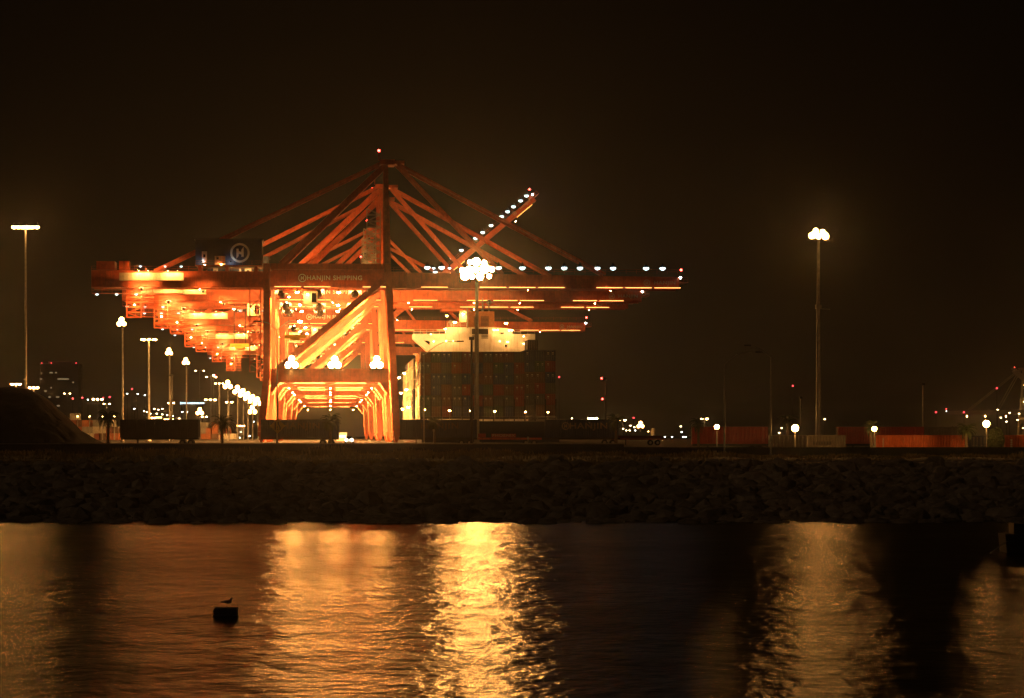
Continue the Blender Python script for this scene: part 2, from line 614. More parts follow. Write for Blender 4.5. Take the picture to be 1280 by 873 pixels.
def grass():
    b = MB()
    for k in range(15000):
        d = RND.choice((RND.uniform(266, 302), RND.uniform(266, 302), RND.uniform(338, 414)))
        x = RND.uniform(-.2, .2) * d
        if d > 338 and RND.random() < .3:
            continue
        z = 2.85 + (0.35 * max(0, min(1, (30 - x) / 30)) * max(0, min(1, (d - 270) / 60)))
        h = RND.uniform(.25, .75) * (1.5 if RND.random() < .12 else 1) * (0.6 if x > 20 else 1)
        for q in range(4):
            a = RND.uniform(0, 6.28)
            l = RND.uniform(.15, .5)
            w = RND.uniform(.04, .09)
            ox, oy = x + RND.uniform(-.3, .3), d + RND.uniform(-.3, .3)
            dx, dy = math.cos(a), math.sin(a)
            b.face([(ox - dy * w, oy + dx * w, z), (ox + dy * w, oy - dx * w, z), (ox + dx * l, oy + dy * l, z + h * RND.uniform(.6, 1.2))])
    from mathutils import noise as NZ
    for k in range(9000):                                  # rank weeds along the foot of the wall
        d = RND.uniform(397, 413.5)
        x = RND.uniform(-.2, .2) * d
        q = .5 + NZ.fractal(Vector((x * .09, 0, 7)), 1.0, 2.0, 4)
        h = max(.25, q * 1.5) * RND.uniform(.6, 1.15) * (.75 if x > 16 else 1)
        z = 2.9 + .35 * max(0, min(1, (30 - x) / 30))
        a = RND.uniform(0, 6.28)
        dx, dy = math.cos(a), math.sin(a)
        w = RND.uniform(.05, .16)
        l = RND.uniform(.1, .45)
        b.face([(x - dy * w, d + dx * w, z), (x + dy * w, d - dx * w, z), (x + dx * l + dy * w * .6, d + dy * l - dx * w * .6, z + h * .7), (x + dx * l * 1.4, d + dy * l * 1.4, z + h)])
    tag(b.build('grass', M['grass']), 'dry unkempt grass along the top of the rocky bank', 'grass', None, 'stuff')


# ------------------------------------------------------------------ gantry cranes
TH = math.atan(0.0625)
UX, VX = Vector((math.cos(TH), math.sin(TH), 0)), Vector((-math.sin(TH), math.cos(TH), 0))
O1 = Vector((wx(491, 700), 700, 4.4))


def lattice(b, x0, x1, y0, y1, z0, z1, step, r):
    for x in (x0, x1):
        for y in (y0, y1):
            b.beam((x, y, z0), (x, y, z1), r * 1.5)
    n = max(1, int((z1 - z0) / step))
    for k in range(n):
        a, c = z0 + (z1 - z0) * k / n, z0 + (z1 - z0) * (k + 1) / n
        for y in (y0, y1):
            b.beam((x0, y, a), (x1, y, a), r)
            p, q = ((x0, x1) if k % 2 else (x1, x0))
            b.beam((p, y, a), (q, y, c), r)
        for x in (x0, x1):
            b.beam((x, y0, a), (x, y1, a), r)


def rail(b, x0, x1, y, z, h=1.1, step=2.5, r=.05):
    n = max(1, int((x1 - x0) / step))
    for k in range(n + 1):
        x = x0 + (x1 - x0) * k / n
        b.beam((x, y, z), (x, y, z + h), r)
    for t in (.5, 1):
        b.beam((x0, y, z + h * t), (x1, y, z + h * t), r)


def make_crane(org, rz, label, tip=70.0, tail=-72.5, raised=None, cab=-20.0, words_=True, boomlights=(), portal='s_md',
               portal_sc=1.0, white_tail=True, paint='red', zg=37.6, zap=67.5, group='quayside gantry cranes', simple=False, deckl='s_md', deck_sc=.27, inner=1.0):
    P = M[paint]
    t = thing('gantry_crane', label, 'crane', org, rz, group)
    ht = zg + 5.4                      # top of the legs
    W = 18.0
    for v in (0.0, W):
        s = 1 if v == 0 else -1
        b = MB()
        b.beam((.9, v, 2.6), (-1.2, v, ht), 1.75, 1.9, 1.5, 1.7)
        b.build('leg', P, t)
        b = MB()
        b.beam((-31.6, v, 2.6), (-30.3, v, 16), 1.7, 1.7, 1.6, 1.6)
        b.beam((-30.3, v, 16.002), (-30.3, v, ht), 1.6, 1.6)
        b.build('leg', P, t)
        b = MB()
        b.span(-29.4, -1.0, v - .7, v + .7, 14.6, 17.6)
        b.span(-29.4, -1.0, v - 1.0, v + 1.0, 14.45, 14.597)          # lower flange
        b.span(-29.4, -1.0, v - 1.0, v + 1.0, 17.603, 17.75)
        for x0, x1 in ((-29.4, -27.2), (-1.0, -3.2)):
            b.prism([(x0, 14.44), (x1, 14.44), (x0, 11.4)], v - .68, v + .68)
        b.build('portal_beam', P, t)
        b = MB()
        b.beam((-27.5, v, 17.8), (-2.1, v, zg + 1.6), 1.2, 1.5)
        b.build('diagonal_brace', P, t)
        b = MB()
        b.span(-29.4, -2.1, v - .6, v + .6, ht - 1.4, ht)
        b.build('cross_beam', P, t)
    for u in (.9, -31.6):
        b = MB()
        b.span(u - .8, u + .8, -2.5, W + 2.5, 1.5, 2.6)
        for v in (-1.5, 2, W - 2, W + 1.5):
            b.span(u - .5, u + .5, v - 1.3, v + 1.3, .55, 1.497)
            for q in (-.7, .7):
                b.tube((u - .25, v + q, .36), (u + .25, v + q, .36), .36, .36, 10)
        b.build('sill_beam', P, t)
    for u, z in ((-1.2, ht - .8), (-30.3, ht - .8), (-.1, 16), (-30.3, 16.4)):
        b = MB()
        b.span(u - .6, u + .6, .96, W - .96, z - .7, z + .7)
        b.build('tie_beam', P, t)
    # main girder, twin boxes
    z0, z1 = zg, zg + 3.8

    def twin(b, x0, x1, zz0, zz1, ztip=None):
        for v in (5.0, 13.0):
            a = [(x0, v - .7, zz0), (x0, v + .7, zz0), (x0, v + .7, zz1), (x0, v - .7, zz1)]
            zt = zz1 if ztip is None else ztip
            c = [(x1, v - .7, zz0), (x1, v + .7, zz0), (x1, v + .7, zt), (x1, v - .7, zt)]
            b.hexa(a, c)
            b.span(x0, x1, v - 1.05, v + 1.05, zz0 - .22, zz0 - .003)
            n = int((x1 - x0) / 6)
            for k in range(1, n):
                x = x0 + (x1 - x0) * k / n
                b.span(x - .06, x + .06, v - .78, v - .703, zz0 + .1, zz0 + (zt - zz0 if ztip else zz1 - zz0) * .8)
        n = max(2, int((x1 - x0) / 12))
        for k in range(n + 1):
            x = x0 + .5 + (x1 - x0 - 1) * k / n
            b.span(x - .3, x + .3, 5.703, 12.297, zz0 + .8, zz0 + 2.2)
    b = MB()
    twin(b, tail, 3.4, z0, z1)
    g = b.build('girder', P, t)
    for o_, u in ((g, -14.0),):
        if words_:
            put('lettering', text_mesh('HANJIN SHIPPING', 1.1, M['letter'], wide=1.0), g, (u - .0, 4.2, z0 + 2.2))
            put('emblem', emblem_mb(1.0).mesh('emblem', M['letter']), g, (u - 7.8, 4.2, z0 + 2.2))
    b = MB()
    rail(b, tail, -31, 4.2, z1)
    rail(b, -29, 3, 4.2, z1)
    for u in range(int(tail) + 2, 0, 9):
        b.beam((u, 4.25, z1 + .02), (u, 3.1, z1 + .02), .12)
    b.build('handrail', M['steel'] if paint != 'red' else P, g)
    # boom about its hinge
    hz = z0 + 1.2
    boom = MB()
    L = tip - 3.6
    if raised and not simple:
        twin(boom, 0, L, -.6, 1.0, .7)
    else:
        twin(boom, 0, L, -1.2, 2.4, 1.5)
    boom.span(L - .2, L + .2, 5.71, 12.29, -1, .8)
    boom.span(L + .01, L + 2.2, 4.4, 13.6, .2, .35)
    for yy in (4.45, 13.55):
        rail(boom, L + .1, L + 2.1, yy, .35, 1.1, 1)
    bo = boom.build('boom', P, t, (3.6, 0, hz))
    b = MB()
    rail(b, 0.5, L - .5, 4.2, 2.3 if not raised else .95, 1.0)
    b.build('handrail', P, bo)
    if words_:
        put('lettering', text_mesh('HANJIN', .85, M['fadeletter'], wide=1.2), bo, (L - 3.6, 4.2, .1 if not raised else .3), 0, 1.0 if not raised else .8)
        put('emblem', emblem_mb(.8).mesh('emblem', M['fadeletter']), bo, (L - 8.0, 4.2, .1 if not raised else .3), 0, 1.0 if not raised else .8)
    ang = math.radians(raised) if raised else 0.0
    bo.rotation_euler = (0, -ang, 0)

    def onboom(u, v, z):
        x, zz = u - 3.6, z - hz
        return (3.6 + x * math.cos(ang) - zz * math.sin(ang), v, hz + x * math.sin(ang) + zz * math.cos(ang))
    # mast, apex and stays
    for v, vt in ((.9, 6.6), (W - .9, W - 6.6)):
        b = MB()
        b.beam((-1.2, v, ht), (-1.6, vt, zap), 1.5, 1.5, 1.1, 1.1)
        b.build('mast', P, t)
    b = MB()
    b.span(-3.0, .6, 5.6, W - 5.6, zap - .02, zap + 1.2)
    b.span(.6, 3.0, 6.2, W - 6.2, zap + .3, zap + 1.0)
    b.tube((-3.2, 8.5, zap + 1.2), (-3.2, 8.5, zap + 3.2), .12)
    for k in range(3):
        zz = ht + (zap - ht) * (k + 1) / 4
        f = (k + 1) / 4
        va, vb = .9 + 5.7 * f, W - .9 - 5.7 * f
        c = MB()
        c.beam((-1.35, va, zz), (-1.35, vb, zz), .7)
        c.build('mast_tie', P, t)
    b.build('apex_frame', P, t)
    for v in (5.8, W - 5.8):
        s = -1 if v < 9 else 1
        e = 9 + s * 7.6
        for p, q, r in (((-2.2, v, zap - .4), (-27.0, e, ht + .05), .62), ((-2.6, v, zap + .5), (tail + 15, 9 + s * 4, z1 + .1), .34)):
            b = MB()
            b.beam(p, q, r * 1.5, r * 1.8)
            b.build('backstay', P, t)
        pts = ((tip - 18, .36), (tip - 43, .36)) if not raised else ((tip - 43, .3),)
        for u, r in pts:
            b = MB()
            q = onboom(u, 9 + s * 4, z1 - .4)
            b.beam((1.0, v + s * .4, zap + .4), q, r * 1.3, r * 1.6)
            b.build('forestay', P, t)
    # machine house
    b = MB()
    b.span(-47.5, -31.5, 3, 15, ht - .3, ht + 5.9)
    b.span(-47.8, -31.2, 2.7, 15.3, ht + 5.903, ht + 6.15)
    mh = b.build('machine_house', M['navy'] if paint == 'red' else M['ivory'], t)
    if words_:
        put('emblem', emblem_mb(2.35).mesh('emblem', M['letter']), mh, (-36.8, 2.93, ht + 2.75))
    if not simple:
        for x in (-46.5, -40, -33):
            b = MB()
            b.span(x - .4, x + .4, 4.2, 13.8, z1, ht - .303)
            b.build('house_support', P, mh)
        b = MB()
        b.span(-45.9, -44.7, 1.8, 2.9, ht + .3, ht + 3.0)
        b.span(-45.55, -45.05, 1.76, 1.797, ht + 1.6, ht + 2.3, 1)
        b.build('cabinet', [M['white'], M['glass']], t)
        b = MB()
        b.span(-42.8, -40.3, 1.6, 2.9, ht - .2, ht + 1.9)
        b.span(-42.4, -41.8, 1.56, 1.597, ht + 1.0, ht + 1.6, 1)
        b.build('cabinet', [M['cream'], M['glass']], t)
        b = MB()
        b.span(-47.5, -31.5, .9, 2.68, ht - .5, ht - .32)
        rail(b, -47.4, -31.6, .95, ht - .32, 1.0, 2)
        b.build('house_walkway', P, t)
    # stair towers
    b = MB()
    lattice(b, -6.2, -3.0, 1.0, 3.6, ht, ht + (13.5 if not simple else 8), 1.5, .13)
    b.build('stair_tower', M['steel'], t)
    b = MB()
    lattice(b, -34.4, -31.8, 1.0, 3.4, 17, zg - .5, 2.2, .14)
    b.build('stair_tower', P, t)
    # tail platform with its lit fascia and reeling gear
    b = MB()
    b.span(tail + 6.8, tail + 22.2, 2.0, 2.25, z0 + 1.4, z0 + 3.2)
    b.span(tail + 6.8, tail + 22.2, 2.26, 4.2, z0 + 1.4, z0 + 1.55)
    for k in range(12):
        x = tail + 7.2 + k * 1.35
        b.span(x, x + .12, 1.94, 1.997, z0 + 1.4, z0 + 3.2)
    b.build('service_platform', M['cream'], t)
    b = MB()
    b.span(tail + 1.2, tail + 5.6, 4.3, 12, z1 + .3, z1 + 2.3)
    b.span(tail + 6.6, tail + 9.0, 4.3, 9, z1 + .3, z1 + 2.4)
    b.span(tail, tail + 10, 3.6, 14, z1 + .003, z1 + .15)
    b.build('reel_housing', P, t)
    b = MB()
    lattice(b, tail + 8.5, tail + 12, 3, 5.5, z0 - 7.5, z0 - .3, 1.2, .12)
    for k in range(6):
        b.span(tail + 8.5, tail + 15, 2.9, 5.6, z0 - 7.4 + k * 1.2, z0 - 7.3 + k * 1.2)
        rail(b, tail + 8.6, tail + 14.8, 2.95, z0 - 7.3 + k * 1.2, .9, 1.6, .05)
    b.build('hanging_stair', P, t)
    b = MB()
    rail(b, tail + .2, tail + 22, 3.3, z0 - 1.6, 1.1, 2.2, .06)
    b.span(tail + .2, tail + 22, 3.2, 5, z0 - 1.75, z0 - 1.6)
    b.build('tail_walkway', P, t)
    # trolley, cab and spreader
    b = MB()
    b.span(cab - 4, cab + 4, 3.6, 14.4, z0 - 1.0, z0 - .4)
    for x in (cab - 3.5, cab + 3.5):
        b.span(x - .3, x + .3, 3.4, 14.6, z0 - .39, z0 - .225)
    b.build('trolley', P, t)
    b = MB()
    b.span(cab + 1.0, cab + 4.4, 3.2, 6.0, z0 - 4.2, z0 - 1.003)
    cabo = b.build('operator_cab', M['cream'], t)
    b = MB()
    b.span(cab + 3.0, cab + 4.1, 3.15, 3.197, z0 - 3.7, z0 - 1.5)
    b.span(cab + 4.403, cab + 4.45, 3.4, 5.8, z0 - 4.0, z0 - 1.5)
    b.build('cab_window', M['glass'], cabo)
    if not simple:
        b = MB()
        for x in (cab - 2.6, cab + 0.4):
            for y in (7, 11):
                b.tube((x, y, z0 - 1), (x, y, z0 - 11.5), .05, .05, 5)
        b.build('hoist_rope', M['dark'], t)
        b = MB()
        b.span(cab - 3.6, cab + 1.4, 5.5, 12.5, z0 - 12.3, z0 - 11.5)
        b.span(cab - 2.3, cab + .1, 2.9, 15.1, z0 - 12.9, z0 - 12.303)
        b.build('spreader', M['yellow'], t)

    # ------------- lamps
    def fl(k, loc, sc=1.0, rz_=0.0, name='floodlight', rx=0.0):
        put(name, FLOOD[k], t, loc, rz_, sc, rx)

    def dr(k, loc, sc=1.0, name='lamp'):
        put(name, DROP[k], t, loc, 0, sc)
    for u in (-24.3, -14.0, -3.9):
        if portal_sc > 1.5:
            for q, dz in ((-1.0, 0), (1.0, 0), (0, 1.05)):
                fl(portal, (u + q * .5 * portal_sc, -1.4 + .01 * dz, 18.6 + dz * .85 * portal_sc), portal_sc)
        else:
            fl(portal, (u, -1.4, 18.6), portal_sc)
    if not simple:
        for u in (-25.0, -15.0, -5.0):                     # added hidden floods behind the portal beam, shining along the quay
            fl('s_in', (u, 1.9, 15.9), inner * 2.4, math.pi)
            dr('s_md', (u, 2.2, 13.0), inner * .33)
        for u in (-27, -18, -9):                           # added hidden floods behind the girder, lighting the crane's own portal and the next crane
            fl('s_in', (u, 15.4, z0 - 1.0), inner * 2.0, math.pi, rx=.45)
        for u in (-23, -13):
            dr(deckl, (u, 2.6, z0 - 1.5), .8)
        u = tail + 26
        n = 0
        while u < tip - 2:
            if not (-33 < u < -28 or -4 < u < 5):
                q = onboom(u, 2.7, z0 - .75) if u > 4 else (u, 2.7, z0 - .75)
                put('deck_lamp', DROP[deckl], t, q, 0, deck_sc)
            u += (17.4, 12.2, 20.1)[n % 3]
            n += 1
        for u in (tail + 11.5, tail + 18.5):
            fl('s_md', (u, .9, z0 + 4.0), .7, math.pi, rx=0.95)
            fl('s_md', (u + 2.2, .9, z0 + 3.9), .6, math.pi, rx=0.95)
        fl('s_in', (tail + 12.5, -1.8, z0 - .8), inner * .75, math.pi, rx=.25)  # hooded lamp added to brighten the tail and its hanging stair
        fl('s_in', (tail + 27, -1.2, z0 - 1.4), inner * .5, math.pi, rx=.2)  # second lamp added to brighten the tail
        dr('s_md', (cab + 2, 2.2, z0 - 2.0), .45)
        dr('s_lo', (cab - 2.5, 2.6, z0 - 2.6), .6)
        dr('s_md', (tail + 10.5, 1.6, z0 - 4.6), .4)
        fl('w_lo', (-45.9, 1.2, ht + .6), .5, math.pi, rx=.5)
        fl('w_lo', (-38.9, 1.4, ht + .7), .5, math.pi, rx=.5)
        dr('s_md', (-45.2, 1.2, ht - .3), .3)
        dr('s_md', (-41.2, 1.2, ht - .2), .3)
    if not simple:  # glowing tubes added to imitate the brightly lit lower flange
        n = 0
        u = -28.5
        while u < tip - 6:
            if n % 4 != 2 and not (-5 < u < 4) and not (raised and u > 4 and n % 4):
                b = MB()
                if u > 3.6:
                    b.tube((u - 3.6, 3.5, -1.15), (u - 3.6 + 6.4, 3.5, -1.15), .06, .06, 5, 1)
                    for x in (u - 3.5, u + 2.7):
                        b.beam((x, 3.5, -1.15), (x, 4.2, -1.1), .06)
                    b.build('added_glow_strip', [M['dark'], M['s_strip']], bo)
                else:
                    b.tube((u, 3.5, z0 + .05), (u + 6.4, 3.5, z0 + .05), .06, .06, 5, 1)
                    for x in (u + .1, u + 6.3):
                        b.beam((x, 3.5, z0 + .05), (x, 4.2, z0 + .1), .06)
                    b.build('added_glow_strip', [M['dark'], M['s_strip']], g)
            n += 1
            u += 7.1
    if white_tail:
        for u in (tail + 1.3, tail + 6, tail + 10.7):
            dr('w_md', (u, 5, z0 - 2.0), .8, 'white_lamp')
        for u in (tail + 11.7, tail + 17.6, tail + 21.5):
            dr('w_md', (u, 5, z1 + 1.0), .7, 'white_lamp')
    for u, s in boomlights:
        q = onboom(u, 5.0, z1 + (.75 if not raised else -.6))
        dr('w_md', q, s * 2.4, 'white_lamp')
    if simple:
        for u in (-36, -12, 12, 30, 46):  # lamps added to brighten the distant cranes
            q = onboom(u, 1.8, z0 - 2.0) if u > 4 else (u, 1.8, z0 - 2.0)
            dr('s_md', q, .9)
        for zz, v in ((ht + 5, -1.5), (ht + 16, 3.0), (8, -2.5)):
            dr('s_md', (-4.5, v, zz), .9)
    put('beacon', BEACON['r_lo'], t, (-3.2, 8.5, zap + 3.2), 0, .9)
    put('beacon', BEACON['r_lo'], t, onboom(tip + .5, 5, z1 + .3), 0, .8)
    put('beacon', BEACON['w_lo'], t, onboom(tip + .2, 4.2, z1 - 1.6), 0, .7)
    return t


def cranes():
    A = [(-491 + x) / 5.186 for x in (535, 543, 553, 563, 625, 655, 688, 708, 728, 750, 770, 812, 833)]
    al = [(u, .62 if k not in (1, 3) else .35) for k, u in enumerate(A)]
    spec = [
        (700, dict(label='nearest and tallest orange gantry crane, white lamps along its boom and navy machine house', tip=70, cab=-22.5, boomlights=al, portal='s_portal', portal_sc=1.6, deck_sc=.2)),
        (768, dict(label='orange gantry crane directly behind the nearest one, boom one step shorter with clear white lettering', tip=68, tail=-70, cab=-38)),
        (808, dict(label='third orange gantry crane along the quay, boom lettering half hidden by the second boom', tip=68.5, tail=-68, cab=20)),
        (930, dict(label='orange gantry crane with its boom raised steeply, white lamps up the boom', tip=65, tail=-70, raised=40, cab=-22,
                   boomlights=[(u, .6) for u in (25, 28.5, 32, 36, 39, 42, 45, 48.5, 53, 55.5, 58, 61, 63.5)])),
        (985, dict(label='orange gantry crane whose low boom ends behind the ship bridge with a red tip lamp', tip=72, tail=-69, cab=-30)),
        (1120, dict(label='sixth orange gantry crane, its tail lamps just above the string of yard lights', tip=40, tail=-69, cab=-24)),
        (1275, dict(label='farthest orange gantry crane, its portal frame innermost of the nested frames', tip=40, tail=-69, cab=-26)),
    ]
    for D, kw in spec:
        t = (D - 700) / VX.y
        make_crane(O1 + VX * t, TH, **kw)
    # far yellowish cranes at the right edge
    D = 2470.0
    make_crane(Vector((wx(1274, D), D, 4.4)), math.pi + .1, 'distant pale gantry crane at the right edge with red lamps on its boom', tip=64, tail=-40,
               words_=False, paint='ivory', zg=20, zap=58, simple=True, white_tail=False, group='distant pale gantry cranes', portal='s_hi', portal_sc=1.2, cab=-15)
    D = 2700.0
    make_crane(Vector((wx(1330, D), D, 4.4)), math.pi + .1, 'farther pale gantry crane with raised boom partly outside the right edge', tip=64, tail=-40, raised=40,
               words_=False, paint='ivory', zg=22, zap=50, simple=True, white_tail=False, group='distant pale gantry cranes', portal='s_hi', portal_sc=1.2, cab=-15)


# ------------------------------------------------------------------ containers
def corr(b, x0, x1, y, z0, z1, depth, pitch, axis='x', sgn=1):
    """corrugated sheet in the x,z plane (or y,z) at y, its ribs going sgn*depth inwards"""
    n = int((x1 - x0) / pitch)
    pts = []
    for k in range(n):
        a = x0 + (x1 - x0) * k / n
        p = (x1 - x0) / n
        pts += [(a, 0), (a + p * .35, 0), (a + p * .5, depth), (a + p * .85, depth)]
    pts.append((x1, 0))
    for (a, da), (c, dc) in zip(pts, pts[1:]):
        if axis == 'x':
            q = [(a, y + sgn * da, z0), (c, y + sgn * dc, z0), (c, y + sgn * dc, z1), (a, y + sgn * da, z1)]
        else:
            q = [(y + sgn * da, a, z0), (y + sgn * dc, c, z0), (y + sgn * dc, c, z1), (y + sgn * da, a, z1)]
        b.face(q)


_cm = {}


def container_meshes(L, Hh, colour, pitch=.4):
    key = (L, Hh, colour, pitch)
    if key in _cm:
        return _cm[key]
    W = 2.44
    m = MC[colour]
    b = MB()
    corr(b, -L / 2 + .15, L / 2 - .15, -W / 2 + .05, .16, Hh - .12, .09, pitch)
    corr(b, -L / 2 + .15, L / 2 - .15, W / 2 - .05, .16, Hh - .12, .09, pitch, sgn=-1)
    b.face([(-L / 2 + .1, -W / 2 + .06, Hh - .03), (L / 2 - .1, -W / 2 + .06, Hh - .03), (L / 2 - .1, W / 2 - .06, Hh - .03), (-L / 2 + .1, W / 2 - .06, Hh - .03)])
    b.face([(L / 2 - .08, -W / 2 + .1, .1), (L / 2 - .08, W / 2 - .1, .1), (L / 2 - .08, W / 2 - .1, Hh - .1), (L / 2 - .08, -W / 2 + .1, Hh - .1)])
    body = b.mesh('body', m)
    b = MB()
    for x in (-L / 2 + .08, L / 2 - .08):
        for y in (-W / 2 + .08, W / 2 - .08):
            b.box((x, y, Hh / 2), (.16, .16, Hh))
    for y in (-W / 2 + .06, W / 2 - .06):
        b.box((0, y, .08), (L - .33, .12, .16))
        b.box((0, y, Hh - .06), (L - .33, .12, .12))
    for x in (-L / 2 + .08, L / 2 - .08):
        b.box((x, 0, .08), (.15, W - .33, .16))
        b.box((x, 0, Hh - .06), (.15, W - .33, .12))
    fr = b.mesh('corner_frame', m)
    ds = []
    for s in (-1, 1):
        b = MB()
        b.box((-L / 2 + .1, s * .545, Hh / 2), (.06, 1.06, Hh - .34))
        ds.append(b.mesh('door', m))
    bars = []
    for s in (-1, 1):
        b = MB()
        for y in (.3, .8):
            b.tube((-L / 2 + .04, s * y, .2), (-L / 2 + .04, s * y, Hh - .2), .03, .03, 6)
            b.box((-L / 2 + .03, s * (y + .12), 1.1), (.04, .28, .05))
        bars.append(b.mesh('lock_bar', M['steel']))
    _cm[key] = (body, fr, ds, bars)
    return _cm[key]


def placard_mesh():
    b = MB()
    b.box((0, 0, 0), (.01, .42, .22))
    b.box((0, .0, -.36), (.01, .26, .12))
    return b.mesh('placard', M['letter'])


PLAC = placard_mesh()


def container(loc, rz, label, colour, L=12.19, Hh=2.59, group=None, doors=True, plac=0, pitch=.4):
    t = thing('shipping_container', label, 'container', loc, rz, group)
    body, fr, ds, bars = container_meshes(L, Hh, colour, pitch)
    put('body', body, t)
    put('corner_frame', fr, t)
    if doors:
        for d, bb in zip(ds, bars):
            dd = put('door', d, t)
            put('lock_bar', bb, dd)
        for k in range(plac):
            put('placard', PLAC, t, (-L / 2 + .06 - .004, (.52, -.62)[k], Hh * .74), 0)
    return t


def chassis(loc, rz, label, L=12.4, cat='trailer', paint='dark', board=False):
    t = thing('chassis_trailer', label, cat, loc, rz, 'container chassis trailers on the upper road')
    b = MB()
    for y in (-.45, .45):
        b.box((0, y, 1.15), (L, .16, .3))
    for k in range(8):
        b.box((-L / 2 + .3 + k * (L - .6) / 7, 0, 1.16), (.14, .72, .16))
    for x in (-L / 2 + .1, L / 2 - .1):
        b.box((x, 0, 1.2), (.18, 2.4, .2))
    b.build('chassis_frame', M[paint], t)
    for x in (L / 2 - 1.2, L / 2 - 2.5):
        for y in (-1, 1):
            b = MB()
            b.tube((x, y - .15, .5), (x, y + .15, .5), .5, .5, 14)
            b.tube((x, y - .17, .5), (x, y + .17, .5), .26, .26, 10, 1)
            b.build('wheel', [M['rubber'], M['steel']], t)
    b = MB()
    for y in (-.6, .6):
        b.beam((-L / 2 + 2.6, y, 1.0), (-L / 2 + 2.6, y, .05), .12)
        b.box((-L / 2 + 2.6, y, .04), (.3, .3, .08))
    b.build('landing_gear', M['dark'], t)
    return t


def parked_containers():
    for x0, x1, txt, lab in ((150, 248, None, 'black shipping container on a trailer right of the mound, no lettering visible'),
                             (326, 423, 'HANJIN', 'dark blue container on a trailer behind the yellow diamond sign, faint lettering'),
                             (500, 596, 'HANJIN', 'dark blue container on a trailer beside the base of the orange crane leg'),
                             (681, 773, 'HANJIN', 'dark blue container on a trailer with emblem and clearest lettering, right of the ship')):
        D = 465.0 if txt or x0 == 150 else 465.0
        L = (x1 - x0) / F * D
        X = wx((x0 + x1) / 2, D)
        z = 4.4
        chassis((X, D + 1.2, z), 0, 'black chassis trailer carrying the ' + {150: 'black container right of the mound', 326: 'dark blue container behind the yellow sign',
                500: 'dark blue container beside the crane leg', 681: 'dark blue container with the emblem'}[x0])
        c = container((X, D + 1.2, z + 1.31), 0, lab, 'dark blue' if txt else 'charcoal', L=L, Hh=2.9, group='dark containers parked on trailers', pitch=.36)
        if txt:
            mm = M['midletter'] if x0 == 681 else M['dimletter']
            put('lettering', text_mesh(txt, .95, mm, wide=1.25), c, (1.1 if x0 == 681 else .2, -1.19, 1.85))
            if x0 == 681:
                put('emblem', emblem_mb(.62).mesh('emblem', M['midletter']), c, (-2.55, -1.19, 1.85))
    # empty trailer with a red board between the ship and the container with the emblem
    D = 462.0
    X = wx(637, D)
    t = chassis((X, D, 4.4), 0, 'empty red chassis trailer with a lettered board, parked between two dark blue containers', L=10.2, paint='red')
    b = MB()
    b.span(-2.9, 1.0, -.72, -.66, 1.34, 1.92)
    o = b.build('board', MC['deep red'], t)
    put('lettering', text_mesh('PHOENIX', .42, M['fadeletter'], extrude=.02, wide=1.35), o, (-.95, -.735, 1.63))
    b = MB()
    b.span(-5.0, -3.8, -1.1, 1.1, 1.36, 1.95)
    b.build('front_bolster', MC['deep red'], t)
    # containers at the right
    rows = [(865, 960, 465, 'deep red', 3.4, True, 'deep red corrugated container on the far side of the single lit post lamp'),
            (1010, 1057, 440, 'dark grey', 3.4, False, 'short dark grey container low behind the wall with black lettering'),
            (1047, 1155, 470, 'deep red', 3.4, True, 'dark red container on a trailer behind the bright orange one'),
            (1095, 1208, 440, 'bright orange', 3.4, False, 'long bright orange corrugated container standing behind the wall'),
            (1140, 1210, 480, 'grey', 3.4, True, 'grey container with a pale line of lettering above the orange container'),
            (1256, 1330, 440, 'bright orange', 3.4, False, 'orange container with upright white lettering at the right edge'),
            (962, 1009, 448, 'charcoal', 3.4, False, 'short charcoal container low behind the wall beside the street lamp pole')]
    for x0, x1, D, colr, z, raised, lab in rows:
        L = (x1 - x0) / F * D
        X = wx((x0 + x1) / 2, D)
        zz = ground_z(X, D)
        if raised:
            chassis((X, D + 1.2, zz), 0, 'black chassis trailer under the ' + {865: 'deep red container', 1047: 'dark red container', 1140: 'grey lettered container'}[x0], L=L)
            zz += 1.31
        c = container((X, D + 1.22, zz), 0, lab, colr, L=L, Hh=2.75 if raised else 2.7, group='containers behind the wall on the right', pitch=.42)
        if x0 == 1140:
            put('lettering', band_mesh(), c, (-.6, -1.19, 1.15))
        if x0 == 1010:
            put('lettering', dark_band_mesh(), c, (-.8, -1.19, 1.5))
        if x0 == 1256:
            b = MB()
            for k in range(6):
                b.box((0, 0, -.34 * k), (.26, .03, .24))
            b.build('lettering', M['letter'], c, (-L / 2 + 1.0, -1.19, 1.95))
        if x0 == 1095:
            b = MB()
            for k in range(5):
                b.box((0, 0, -.3 * k), (.22, .03, .2))
            b.build('lettering', M['fadeletter'], c, (-L / 2 + 1.1, -1.19, 2.1))
    D = 452.0
    c = container((wx(1220, D), D, ground_z(wx(1220, D), D)), math.pi / 2, 'dark blue container seen end-on between palm and rounded shrub', 'dark blue', L=6.06, Hh=2.6, group='containers behind the wall on the right')


def band_mesh():
    b = MB()
    x = -2.1
    for k in range(11):
        b.box((x, 0, 0), (.28, .03, .42 if k % 3 else .34))
        x += .42
    return b.mesh('lettering', M['letter'])


def dark_band_mesh():
    b = MB()
    x = -1.2
    for k in range(7):
        b.box((x, 0, 0), (.26, .03, .5))
        x += .42
    return b.mesh('lettering', M['black'])


ORD = ['bottom', 'second', 'third', 'fourth', 'fifth', 'sixth', 'seventh']
NTH = ['leftmost', 'second', 'third', 'fourth', 'fifth', 'sixth', 'seventh', 'eighth', 'ninth', 'tenth', 'eleventh', 'twelfth', 'rightmost']


